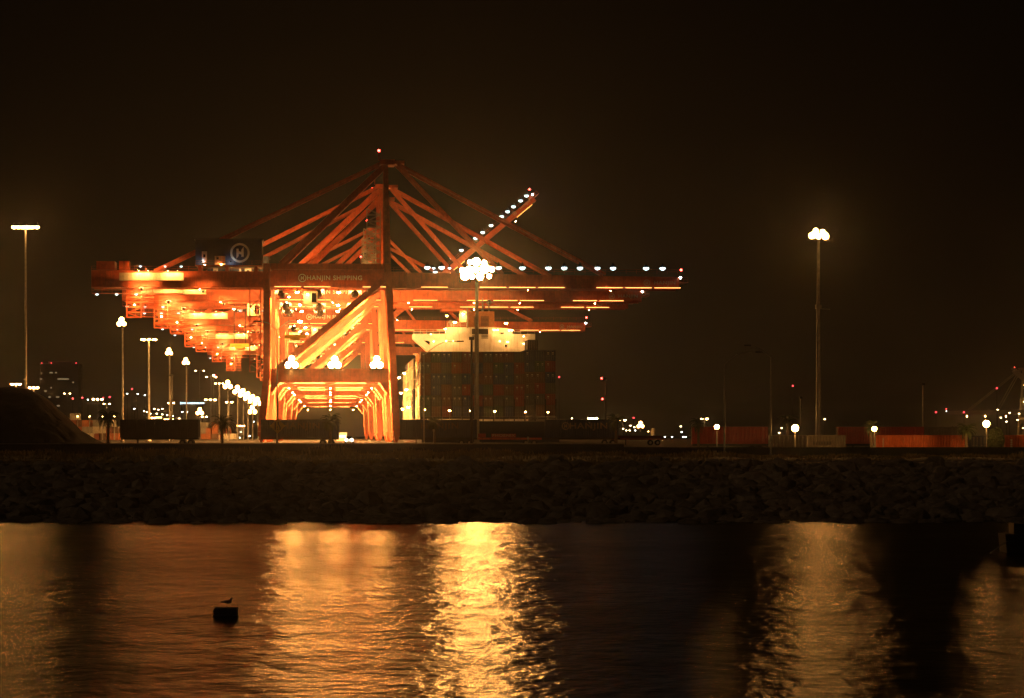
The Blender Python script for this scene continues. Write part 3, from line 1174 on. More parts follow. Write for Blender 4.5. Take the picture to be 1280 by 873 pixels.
def ship():
    org = Vector((wx(525.5, 694), 694, 0))
    t = thing('container_ship', 'dark container ship with lit cream bridge, berthed beside the orange cranes', 'ship', org, TH)
    b = MB()
    W = 32.4
    plan = [(-.0, -9), (W, -9), (W, 165), (W * .9, 190), (W * .62, 208), (W * .5, 212), (W * .38, 208), (W * .1, 190), (0, 165)]
    b.plan(plan, .0 - 1.5, 9.4)
    b.build('hull', M['hull'], t)
    b = MB()
    b.span(0.4, W - .4, -8.8, -8.75, 9.4, 9.5)
    rail(b, .4, W - .4, -8.7, 9.4, 1.1, 2.2, .06)
    b.build('stern_railing', M['steel'], t)
    b = MB()
    for k in range(14):
        b.beam((k * 2.49 + .02, -1.0, 9.4), (k * 2.49 + .02, -1.0, 14.8), .28)
    b.span(0, W, -1.3, -.7, 10.0, 10.4)
    b.build('lashing_bridge', M['dark'], t)
    for j in range(9):
        b = MB()
        v = (13.0 if j < 2 else 45.0 + 0) + 13 * j
        lattice(b, -.35, .35, v - .55, v - .1, 9.4, 24, 2.6, .1)
        b.span(-.4, 1.5, v - .6, v - .05, 24.01, 24.2)
        b.build('lashing_bridge', M['cream'], t)
    # superstructure
    V = 51.0
    s = (V + 694) / F
    U = lambda x: (x - 514.5) * s - .4
    Z = lambda y: H - (y - HY) * s
    b = MB()
    b.span(3.0, W - 3, V + .6, V + 12, 9.403, Z(440))
    b.build('accommodation_block', M['white'], t)
    b = MB()
    b.prism([(U(515), Z(423)), (U(534), Z(440)), (U(668), Z(440)), (U(668), Z(417.5)), (U(515), Z(417.5))], V, V + 9)
    wing = b.build('bridge_wing', M['white'], t)
    b = MB()
    b.prism([(U(528.5), Z(426)), (U(535.5), Z(431.5)), (U(536), Z(427.5)), (U(533), Z(426))], V - .06, V - .003)
    b.prism([(U(656), Z(434)), (U(662), Z(432.5)), (U(663), Z(428.5)), (U(657), Z(430))], V - .06, V - .003)
    b.build('window', M['glass'], wing)
    b = MB()
    b.prism([(U(557), Z(417.4)), (U(640), Z(417.4)), (U(640), Z(411)), (U(617), Z(409)), (U(557), Z(409))], V + .5, V + 8)
    b.build('wheelhouse', M['white'], t)
    b = MB()
    for x0, x1 in ((588.5, 595), (600.5, 609)):
        for k in range(7):
            b.span(U(x0), U(x1), V - .08, V - .01, Z(412 + k * 1.75) - .12, Z(412 + k * 1.75) + .06)
    b.span(U(588.5), U(609), V + .35, V + .45, Z(424.5), Z(411))
    b.build('louvre', M['dark'], t)
    b = MB()
    b.span(U(624.5), U(628.5), V + .4, V + .497, Z(418), Z(415.5))
    b.span(U(630), U(633), V - .05, V - .004, Z(433.5), Z(431))
    b.build('porthole', M['glass'], t)
    b = MB()
    b.span(U(584), U(617), V + 1, V + 7, Z(408.9), Z(389))
    fn = b.build('funnel', M['rust'], t)
    b = MB()
    for k in range(8):
        b.span(U(600), U(610), V + .9, V + .98, Z(396 + k * 1.6) - .1, Z(396 + k * 1.6) + .1)
        b.span(U(591), U(597), V + .9, V + .98, Z(396 + k * 1.6) - .1, Z(396 + k * 1.6) + .1)
    b.build('louvre', M['dark'], fn)
    b = MB()
    b.tube((U(583), V + .3, Z(410)), (U(583), V + .3, Z(385)), .22, .18)
    b.tube((U(603), V + 4, Z(389)), (U(603), V + 4, Z(372)), .3, .14)
    b.tube((U(611), V + 4, Z(389)), (U(611), V + 4, Z(378)), .25, .15)
    for y, w in ((377, 5.0), (382, 7.0), (386, 6.0)):
        b.span(U(603) - w / 3, U(603) + w / 1.6, V + 3.8, V + 4.1, Z(y) - .1, Z(y) + .1)
    b.ball((U(611), V + 4, Z(377)), .7)
    b.ball((U(563), V + 2, Z(403)), .75)
    b.tube((U(563), V + 2, Z(409)), (U(563), V + 2, Z(404)), .15)
    b.build('signal_mast', M['steel'], t)
    b = MB()
    rail(b, U(516), U(556), V + .1, Z(417.4), 1.1, 1.4, .07)
    rail(b, U(641), U(667.5), V + .1, Z(417.4), 1.1, 1.4, .07)
    rail(b, U(558), U(582), V + .7, Z(409), 1.1, 1.4, .07)
    b.build('railing', M['white'], t)
    for x, y, sc in ((567, 404, .85), (631, 405, .85), (555, 412, .6), (616, 413, .5), (620, 413, .5), (635, 413.5, .5), (638.5, 413.5, .5), (653, 421, .35), (537, 418.5, .28)):
        put('deck_lamp', DROP['s_lo'], t, (U(x), V - 1.3, Z(y)), 0, sc)
    for x, y, sc in ((540.5, 427.5, .42), (556, 427, .5), (565, 427, .38), (577, 427.5, .42), (623, 427, .35), (633, 428, .55), (653, 430, .42)):
        put('deck_lamp', DROP['s_lo'], t, (U(x), V - 1.3, Z(y)), 0, sc * .8)
    for x, y, sc in ((530.5, 513, .55), (562, 514, .55), (588, 514, .35), (618.5, 515, .52), (657, 515.5, .45), (685, 516, .42)):
        p = pt(x, y, 686)
        q = Matrix.Rotation(-TH, 3, 'Z') @ (p - org)
        put('stern_lamp', DROP['s_lo'], t, q, 0, sc)
        bb = MB()
        bb.tube((q.x, q.y, 9.4), (q.x, q.y, q.z + 1.0 * sc), .08)
        bb.build('lamp_post', M['steel'], t)
    for k in range(7):
        put('side_lamp', DROP['s_md'], t, (-2.2, 26 + k * 19, 13 + 4.6 * (k % 3)), 0, .6)
    # cargo: every box on deck is a thing of its own
    pal = ['navy'] * 5 + ['slate'] * 4 + ['umber'] * 5 + ['bottle green', 'maroon']
    z0 = 10.45
    reds = {(3, 4): 'dull orange', (9, 4): 'maroon', (12, 4): 'maroon', (4, 2): 'maroon', (11, 2): 'maroon', (6, 3): 'umber', (12, 1): 'maroon', (7, 2): 'maroon'}
    top = {10: .42, 11: .42, 12: .42}
    for k in range(13):
        for r in range(6):
            c = reds.get((k, r)) or RND.choice(pal)
            hx = 2.59
            z = z0 + r * 2.62 + (top.get(k, 0))
            loc = org + UX * (k * 2.49 + 1.27) + VX * 6.2 + Vector((0, 0, z))
            side = {0: 'leftmost', 12: 'rightmost'}.get(k, NTH[k] + ' from the left')
            container(loc, TH + math.pi / 2, '%s container end in the stern stack, %s tier, %s' % (c, ORD[r] if r else 'lowest', side), c, Hh=hx, group='containers stacked on the ship stern',
                      plac=(0 if r == 0 else RND.choice((0, 1, 1, 2))), pitch=.55)
    loc = org + UX * (11.2 * 2.49) + VX * 19.4 + Vector((0, 0, z0 + 6 * 2.62 + .4))
    container(loc, TH + math.pi / 2, 'single charcoal container standing above the stack right of the ship bridge', 'charcoal', Hh=2.9, group='containers stacked on the ship stern', pitch=.55)
    for j, v in enumerate([19.4, 32.6] + [70 + 13.0 * q for q in range(6)]):
        for r in range(6):
            c = RND.choice(['pale', 'grey', 'dull orange', 'dark blue', 'pale'])
            loc = org + UX * 1.27 + VX * v + Vector((0, 0, z0 + r * 2.62))
            container(loc, TH + math.pi / 2, '%s container on the quay side, %s tier, %s bay from stern' % (c, ORD[r] if r else 'lowest', ['second', 'third', 'fourth', 'fifth', 'sixth', 'seventh', 'eighth', 'ninth'][j]), c,
                      group='containers along the quay side of the ship', doors=False, pitch=.55)


# ------------------------------------------------------------------ masts, street lamps, small lamps
def high_mast(x, y, D, label, n=8, ring=2.6, lamp='s_md', sc=1.0, pole_r=.36, gz=None, bracket=False, flat=False, upper=0, front=0):
    g = ground_z(wx(x, D), D) if gz is None else gz
    X = wx(x, D)
    z = wz(y, D) - g
    t = thing('high_mast_light', label, 'light mast', (X, D, g), 0, 'tall floodlight masts over the container yard')
    b = MB()
    b.tube((0, 0, 0), (0, 0, z + .6), pole_r, pole_r * .5, 12)
    b.tube((0, 0, 0), (0, 0, .6), pole_r * 1.8, pole_r * 1.6, 12)
    b.build('pole', M['steel'], t)
    b = MB()
    if flat:
        b.box((0, 0, z + .55), (ring * 2, .25, .25))
    else:
        m_ = 16
        P = [(ring * math.cos(2 * math.pi * k / m_), ring * math.sin(2 * math.pi * k / m_), z + 1.0 * sc) for k in range(m_ + 1)]
        b.path(P, .1)
        for k in range(4):
            b.beam((0, 0, z + .5), P[k * 4], .12)
    b.build('head_frame', M['dark'], t)
    for k in range(n):
        if flat:
            loc = (-ring + 2 * ring * k / (n - 1), -.2, z - .3)
        else:
            a = 2 * math.pi * (k + .25) / n
            loc = (ring * math.cos(a), ring * math.sin(a), z - .1 * sc)
        put('lamp_head', DROP[lamp], t, loc, 0, sc)
    clusters = {3: ((-.5, -.42), (.5, -.42), (0, .42)), 5: ((-1.05, 0), (0, -.08), (1.05, 0), (-.55, .85), (.5, .8)),
                12: ((-1.65, -.9), (-.55, -1.0), (.55, -.95), (1.65, -.85), (-2.1, .05), (-1.05, 0), (0, .05), (1.05, .1), (2.1, 0), (-1.1, .95), (.05, 1.05), (1.1, .95))}
    for k, (dx, dz) in enumerate(clusters.get(front, ())):        # floodlights turned to the water
        q = (1.35, .8, 1.1, .7, .75, 1.25, .9, 1.4, .8, .7, 1.2, .85)[k] if front == 12 else (1.0, .85, 1.1, .9, .75)[k]
        put('floodlight', FLOOD[lamp], t, (dx * sc + .12 * math.sin(5 * k), -.6 - .02 * k, z + dz * sc + .12 * math.cos(7 * k)), .25 * math.sin(3 * k), sc * q)
    for k in range(upper):
        a = 2 * math.pi * (k + .1) / upper
        put('lamp_head', DROP[lamp], t, (ring * .6 * math.cos(a), ring * .6 * math.sin(a), z + 1.2 * sc), 0, sc)
    if upper:
        b = MB()
        b.tube((0, 0, z), (0, 0, z + 2.4 * sc), pole_r * .5, pole_r * .3, 8)
        for k in range(upper):
            a = 2 * math.pi * (k + .1) / upper
            b.beam((0, 0, z + 2.35 * sc), (ring * .6 * math.cos(a), ring * .6 * math.sin(a), z + 2.35 * sc), .12)
        b.build('upper_frame', M['dark'], t)
    if bracket:
        b = MB()
        b.tube((0, 0, z * .66), (0, 0, z * .66 + .8), pole_r * 1.3, pole_r * 1.3, 10)
        b.beam((0, -.2, z * .66 + .1), (2.2, -.2, z * .66 - .1), .18)
        b.box((.1, -.5, z * .34), (.5, .3, .4))
        b.build('bracket', M['steel'], t)
    return t


def masts():
    high_mast(596, 338, 470, 'brightest tall floodlight mast, standing in front of the container ship', n=0, ring=2.0, lamp='s_mast', sc=1.15, pole_r=.45, front=12)
    high_mast(1023, 296, 556, 'tall floodlight mast standing alone right of the ship over the wall', n=0, ring=1.1, lamp='s_mid', sc=1.25, pole_r=.5, bracket=True, front=5)
    high_mast(32, 284, 740, 'tall floodlight mast with a flat row of lamps behind the dark mound', n=6, ring=2.9, lamp='s_mid', sc=1.25, pole_r=.4, flat=True)
    high_mast(-4, 379, 760, 'floodlight mast whose lamp glows at the left edge of the scene', n=0, ring=.6, lamp='s_mast', sc=1.0, pole_r=.3, front=3)
    high_mast(153, 403, 720, 'floodlight mast with the brightest lamp left of the cranes, beside a palm', n=0, ring=.8, lamp='s_st', sc=1.3, pole_r=.36, front=3)
    high_mast(186, 425, 850, 'floodlight mast with a wide dim ring of lamps, second in the left row', n=8, ring=2.0, lamp='s_lo', sc=.7, pole_r=.5)
    high_mast(212, 440, 970, 'floodlight mast with one dark pole close behind, third in the left row', n=0, ring=.8, lamp='s_st', sc=1.35, pole_r=.4, front=3)
    high_mast(233, 452, 1095, 'farthest bright floodlight mast of the left row, just before the crane tails', n=0, ring=.8, lamp='s_st', sc=1.5, pole_r=.4, front=3)
    high_mast(1312, 352, 520, 'tall floodlight mast just outside the right edge, lighting the right of the water', n=6, ring=1.6, lamp='s_mast', sc=.75, pole_r=.45)
    # unlit poles
    for x, ytop, ybot, D, r, lab in ((589.5, 424, 545, 462, .24, 'thin black unlit pole directly left of the brightest mast'),
                                     (214.5, 470, 548, 800, .35, 'dark unlit pole behind the third mast of the left row'),
                                     (1154, 481, 545, 620, .22, 'thin grey unlit pole rising behind the orange container'),
                                     (757, 474, 545, 620, .2, 'thin dark pole with red lamps right of the ship'),
                                     (1001, 498, 545, 640, .2, 'short thin pole between street lamp and lone tall mast')):
        g = ground_z(wx(x, D), D)
        t = thing('lamp_pole', lab, 'pole', (wx(x, D), D, g), 0, 'unlit poles in the yard')
        b = MB()
        b.tube((0, 0, 0), (0, 0, wz(ytop, D) - g), r, r * .7, 8)
        b.build('pole', M['dark'] if x in (589.5, 214.5, 757) else M['steel'], t)
        b = MB()
        b.box((0, 0, wz(ytop, D) - g + .1), (r * 3.4, r * 2.4, .5))
        b.build('pole_head', M['dark'], t)
        if x == 757:
            for dx, yy in ((-5, 474.5), (-4, 500.5)):
                put('beacon', BEACON['r_lo'], t, (dx * D / F, 0, wz(yy, D) - g), 0, .5)
            b = MB()
            b.beam((-1.0, 0, wz(475.5, D) - g), (0, 0, wz(475.5, D) - g), .1)
            b.beam((-.9, 0, wz(501.5, D) - g), (0, 0, wz(501.5, D) - g), .1)
            b.build('beacon_arm', M['dark'], t)


def street_lamp(x, ybot, D, arms, label, lit=(), r=.13, box=False):
    """arms: list of pixel paths from the pole outwards; the last point is the lamp head"""
    g = wz(ybot, D)
    X = wx(x, D)
    t = thing('street_lamp', label, 'street lamp', (X, D, g), 0, 'curved arm street lamps along the road')
    L = lambda p: ((p[0] - x) * D / F, 0.0, wz(p[1], D) - g)
    top = max(L(a[0])[2] for a in arms)
    b = MB()
    b.tube((0, 0, 0), (0, 0, top), r, r * .6, 10)
    b.tube((0, 0, 0), (0, 0, .5), r * 1.7, r * 1.5, 10)
    b.build('pole', M['steel'], t)
    for k, a in enumerate(arms):
        b = MB()
        b.path([L(p) for p in a], .075)
        b.build('arm', M['steel'], t)
        e, f = L(a[-1]), L(a[-2])
        s = 1 if e[0] > f[0] else -1
        b = MB()
        b.hexa([(e[0] - s * .1, -.14, e[2] - .1), (e[0] - s * .1, .14, e[2] - .1), (e[0] - s * .1, .14, e[2] + .12), (e[0] - s * .1, -.14, e[2] + .12)],
               [(e[0] + s * .95, -.2, e[2] - .08), (e[0] + s * .95, .2, e[2] - .08), (e[0] + s * .95, .2, e[2] + .1), (e[0] + s * .95, -.2, e[2] + .1)])
        h = b.build('lamp_head', M['dark'], t)
        if k in lit:
            b = MB()
            b.ball((e[0] + s * .5, 0, e[2] - .16), .34, 8, 5, 0, (1, .7, .6))
            b.build('lens', M['s_hi'], h)
    if box:
        b = MB()
        b.box((0, -.2, wz(547, D) - g), (.55, .4, .7))
        b.build('control_box', M['steel'], t)


def streetlamps():
    street_lamp(346.5, 556, 432, [[(346.5, 413), (341, 408), (334, 403.5), (325, 402)], [(346.5, 413), (352, 408), (360, 402), (371, 400.5)]],
                'double armed street lamp behind the diamond sign, only its right head lit', lit=(1,), r=.14)
    street_lamp(530, 559, 440, [[(530, 444), (537, 438.5), (546, 432), (555, 427.5), (572, 427)]], 'street lamp with one arm crossing in front of the ship bridge, unlit')
    street_lamp(905.5, 568, 414, [[(905.5, 456), (912, 450), (920, 444), (929, 440.5), (945, 440.5)]], 'dark street lamp left of the pair, its arm reaching right, unlit', r=.12)
    street_lamp(963.5, 571, 414, [[(963.5, 447), (956, 441), (946, 435), (938, 432)]], 'pale street lamp with a control box, its arm reaching left, unlit', r=.13, box=True)
    for x, y, ybot, D, lab, s in ((896, 535, 560, 428, 'bright post lamp in front of the deep red container', .5),
                                  (994, 537, 562, 425, 'bright post lamp beside the charcoal container, brightest of the right row', .72),
                                  (1093, 537.5, 562, 425, 'bright post lamp beside a palm at the left end of the orange container', .5),
                                  (1233, 531.5, 562, 425, 'bright post lamp standing against the rounded dark shrub', .72)):
        g = 3.4
        t = thing('post_lamp', lab, 'street lamp', (wx(x, D), D, g), 0, 'bright low post lamps behind the wall')
        z = wz(y, D) - g
        b = MB()
        b.tube((0, 0, 0), (0, 0, z - .1), .1, .07, 8)
        b.tube((0, 0, z - .3), (0, 0, z - .1), .16, .22, 8)
        b.build('pole', M['steel'], t)
        b = MB()
        b.ball((0, 0, z + .25 * s), .4 * s / .6, 12, 8)
        b.build('globe', M['s_post'], t)
        b = MB()
        b.tube((0, 0, z + .25 + .55 * s), (0, 0, z + .42 + .55 * s), .26, .1, 8)
        b.build('lamp_cap', M['dark'], t)


def tlamp(x, y, D, label, n=2, w=1.2, lamp='s_far', sc=.8, group='small lamps in the far yard', ybot=None):
    g = ground_z(wx(x, D), D)
    z = wz(y, D) - g
    t = thing('yard_lamp', label, 'yard lamp', (wx(x, D), D, g), 0, group)
    b = MB()
    b.tube((0, 0, 0), (0, 0, max(.5, z)), .22, .14, 6)
    if n > 1:
        b.beam((-w, 0, z + .3), (w, 0, z + .3), .2)
    b.build('pole', M['steel'], t)
    if n == 0:
        for dx, dz in ((-.55, 0), (.55, 0), (0, .95)):
            put('floodlight', FLOOD[lamp], t, (dx * sc, -.4, z + dz * sc), 0, sc)
    for k in range(n):
        put('lamp_head', DROP[lamp], t, ((-w + 2 * w * k / (n - 1)) if n > 1 else 0, 0, z), 0, sc)
    return t


def smalllamps():
    near = [(20, 481, 760, 'lamp pair on top of the dark mound, left one', 3, 1.0, 's_md', .6), (42, 485.5, 760, 'lamp pair on top of the dark mound, right one', 3, 1.0, 's_md', .6),
            (122, 500, 1500, 'T-shaped yard lamp above the lit container stacks', 3, 2.2, 's_far', 1.3), (133.5, 505.5, 1600, 'smaller T-shaped yard lamp left of the palm beside the stacks', 2, 1.5, 's_far', 1.0),
            (84, 492.5, 1700, 'twin lamp on a pole in front of the dark office tower', 2, 1.6, 's_far', .9),
            (214, 504.5, 1400, 'yard lamp below the dark unlit pole, right of the black container top', 2, 1.2, 's_far', 1.0),
            (263, 500.5, 1500, 'T-shaped yard lamp right of the lit sign', 3, 2.4, 's_far', 1.3), (250, 516.5, 1300, 'star bright yard lamp below the lit sign', 0, 1, 's_st', 1.7),
            (255.5, 521.5, 1500, 'small lamp close right of the star bright yard lamp', 2, 1.1, 's_far', 1.0), (286.5, 503.5, 1250, 'yard lamp on a dark pole beside the palm left of the cranes', 2, 1.1, 's_far', 1.0),
            (274, 480, 1050, 'tall yard lamp at the head of the string of bright lamps', 3, 1.3, 's_lo', .6), (264, 472, 1500, 'twin lamp high left of the string of bright lamps', 2, 2.4, 's_far', .9),
            (249.5, 464, 1700, 'faint twin lamp higher still, left of the crane tails', 2, 2.4, 'y_far', .9),
            (267, 470, 1500, 'single yellow lamp beside the high twin lamp', 1, 1, 's_far', 1.2)]
    for x, y, D, lab, n, w, lamp, sc in near:
        tlamp(x, y, D, lab, n, w, lamp, sc)
    # string of bright lamps running into the distance beside the cranes
    for k, (x, y, D) in enumerate(((285, 483.5, 950), (297, 490, 1050), (304, 494, 1120), (310, 498, 1190), (316, 501.5, 1270), (322, 504.5, 1360), (315.5, 515, 1400))):
        lab = 'bright lamp in the falling string beside the cranes, %s from its upper end' % ('nearest' if k == 0 else NTH[k]) if k < 6 else 'bright yard lamp hanging below the lower end of the falling string'
        tlamp(x, y, D, lab, 0, .9, 's_st', 1.5 * D / 950, 'string of bright yard lamps')
    for x, y, D, lab, n, w, lamp, sc in ((190, 523, 1300, 'wide bright lamp bar low over the black container, left of two', 3, 1.2, 's_st', 1.0),
                                        (198, 522.5, 1320, 'bright lamp bar close right of the first low bar over the black container', 3, 1.0, 's_st', .9),
                                        (211, 525, 1300, 'widest bright lamp bar at the right over the black container', 4, 1.6, 's_st', 1.0),
                                        (301, 533, 1300, 'bright lamp bar between the palm and the diamond sign', 4, 1.4, 's_st', .8)):
        tlamp(x, y, D, lab, n, w, lamp, sc, 'low lamp bars in the far yard')
    far = [
        ('small lights around the distant pale cranes at the right edge', 'y_far', [(1247, 512), (1262, 516), (1274, 517), (1251, 522), (1272, 525), (1258, 527)]),
        ('small white lights on the horizon left of the cranes', 'w_far', [(110, 499.5), (159, 492), (172, 492.5), (181, 494), (228, 515), (234, 515), (168, 511), (255, 547), (292, 545), (301, 540), (308, 549), (317, 549), (325, 548), (300, 547), (312, 545), (286, 539), (240, 532), (325, 527), (317, 527)]),
        ('small yellow lights clustered over the black container', 'y_far', [(180, 514), (184, 515), (193, 511), (198, 512), (203, 511), (188, 517), (196, 517), (203, 518), (209, 519), (216, 520), (170, 525), (173, 528), (224, 523)]),
        ('small lights dotted on the horizon right of the ship', 'y_far', [(715, 523), (736, 526), (741, 526), (765, 532), (779, 536), (783, 538), (788, 532), (793, 534), (787, 538), (851, 533), (1031, 524), (977, 535), (974, 541)]),
        ('small white lights low on the horizon beyond the pale tank', 'w_far', [(794, 538), (800, 543), (831, 546), (840, 546), (854, 546), (857, 546), (852, 540)]),
        ('small red lights on distant masts', 'r_far', [(792, 524), (103, 499), (129, 499), (137, 498), (699, 473), (91, 500), (165, 488), (991, 484), (1170, 517), (1205, 517), (1246, 487), (269, 471)]),
    ]
    for lab, lamp, pts in far:
        for x, y in pts:
            D = 1900.0
            g = 4.4
            t = thing('distant_lamp', lab, 'lamp', (wx(x, D), D, g), 0, lab)
            z = wz(y, D) - g
            b = MB()
            b.tube((0, 0, 0), (0, 0, max(.3, z)), .12, .1, 5)
            b.build('pole', M['dark'], t)
            if lamp == 'r_far':
                put('beacon', BEACON[lamp], t, (0, 0, z), 0, 1.5)
            else:
                put('lamp_head', DROP[lamp], t, (0, 0, z - .3), 0, 1.0)
    for x, y, D, lab, n, w, lamp, sc in ((741, 524, 1300, 'yellow T-shaped lamp above the container with the emblem', 3, 1.6, 's_far', 1.3), (778, 526, 1400, 'cone shaped yellow lamp right of the palm beside the emblem container', 2, 1.2, 's_far', 1.2),
                                        (800.5, 533, 1000, 'star bright lamp left of the pale tank', 0, 1, 's_st', 1.2), (827.5, 548.5, 900, 'bright lamp low on the ground right of the pale tank', 1, 1, 's_md', .42),
                                        (880.5, 524.5, 1100, 'cone shaped yellow lamp above the palm at the deep red container', 2, .9, 's_far', 1.1), (1195, 535.5, 800, 'wide yellow lamp above the right end of the grey lettered container', 3, 1.0, 's_md', .5)):
        tlamp(x, y, D, lab, n, w, lamp, sc, 'yellow lamps right of the ship')


# ------------------------------------------------------------------ vegetation
def palm(x, ycrown, D, label, r=1.5, gz=None):
    g = ground_z(wx(x, D), D) if gz is None else gz
    h = wz(ycrown, D) - g
    t = thing('palm_tree', label, 'palm tree', (wx(x, D), D, g), RND.uniform(0, 6), 'short palm trees along the yard edge')
    b = MB()
    z = 0
    px, py = 0, 0
    n = 9
    for k in range(n):
        r0 = .27 - .012 * k
        nx, ny = px + RND.uniform(-.03, .03), py + RND.uniform(-.03, .03)
        b.tube((px, py, h * k / n), (nx, ny, h * (k + 1) / n), r0 * .85, r0 * 1.12, 8)
        px, py = nx, ny
    b.build('trunk', M['bark'], t)
    b = MB()
    r *= 1.2
    for k in range(64):
        a = RND.uniform(0, 6.28)
        el = RND.uniform(-.7, 1.35)
        L = r * RND.uniform(.85, 1.2)
        pts = []
        for q in range(7):
            f = q / 6
            e = el - 1.15 * f * f
            rr = L * f * math.cos(max(-1.2, (el + e) / 2))
            zz = L * f * math.sin((el + e) / 2)
            pts.append(Vector((px + math.cos(a) * rr, py + math.sin(a) * rr, h + zz)))
        side = Vector((-math.sin(a), math.cos(a), 0))
        for q in range(1, 7):
            p0, p1 = pts[q - 1], pts[q]
            b.face([p0 - side * .02, p0 + side * .02, p1 + side * .02, p1 - side * .02])
            for s in (-1, 1):
                for w in (0, .5):
                    o = p0.lerp(p1, w)
                    tipp = o + side * s * r * .3 * (1 - q / 9) + (p1 - p0) * .9 + Vector((0, 0, -.1 * r))
                    b.face([o, o + (p1 - p0) * .4, tipp])
    b.build('crown', M['leaf'], t)


def vegetation():
    for x, y, D, lab, r in ((135, 522, 470, 'palm left of the black container, below the brightest left mast', 1.5), (278, 530, 468, 'palm between the black container and the diamond sign', 1.6),
                            (413, 527, 450, 'palm in front of the dark blue container near the innermost portal', 1.35), (770, 526, 458, 'palm at the right end of the container with the emblem', 1.3),
                            (873, 530, 455, 'palm at the left end of the deep red container', 1.2), (985, 526, 455, 'palm behind the brightest right post lamp', 1.3),
                            (1089, 534, 432, 'palm behind the post lamp at the orange container', 1.1), (1208, 538, 432, 'palm at the right end of the long orange container', 1.2),
                            (543, 528, 455, 'small palm in front of the ship stern', 1.1)):
        palm(x, y, D, lab, r)
    # rounded shrub
    D = 432
    t = thing('rounded_shrub', 'rounded dark shrub behind the rightmost post lamp', 'shrub', (wx(1245, D), D, 3.4))
    b = MB()
    for k in range(2600):
        v = Vector((RND.gauss(0, 1), RND.gauss(0, 1), RND.gauss(0, 1))).normalized() * (RND.random() ** .25)
        p = Vector((v.x * 1.3, v.y * 1.3, 2.05 + v.z * 1.9))
        if p.z < .25:
            continue
        a = Vector((RND.gauss(0, 1), RND.gauss(0, 1), RND.gauss(0, 1))).normalized()
        c = a.orthogonal().normalized()
        s = RND.uniform(.08, .17)
        b.face([p - a * s, p + c * s * .5, p + a * s, p - c * s * .5])
    b.build('crown', M['shrub'], t)
    b = MB()
    for k in range(5):
        b.tube((RND.uniform(-.15, .15), RND.uniform(-.15, .15), 0), (RND.uniform(-.6, .6), RND.uniform(-.6, .6), 2.2), .07, .03, 6)
    b.build('stem', M['bark'], t)


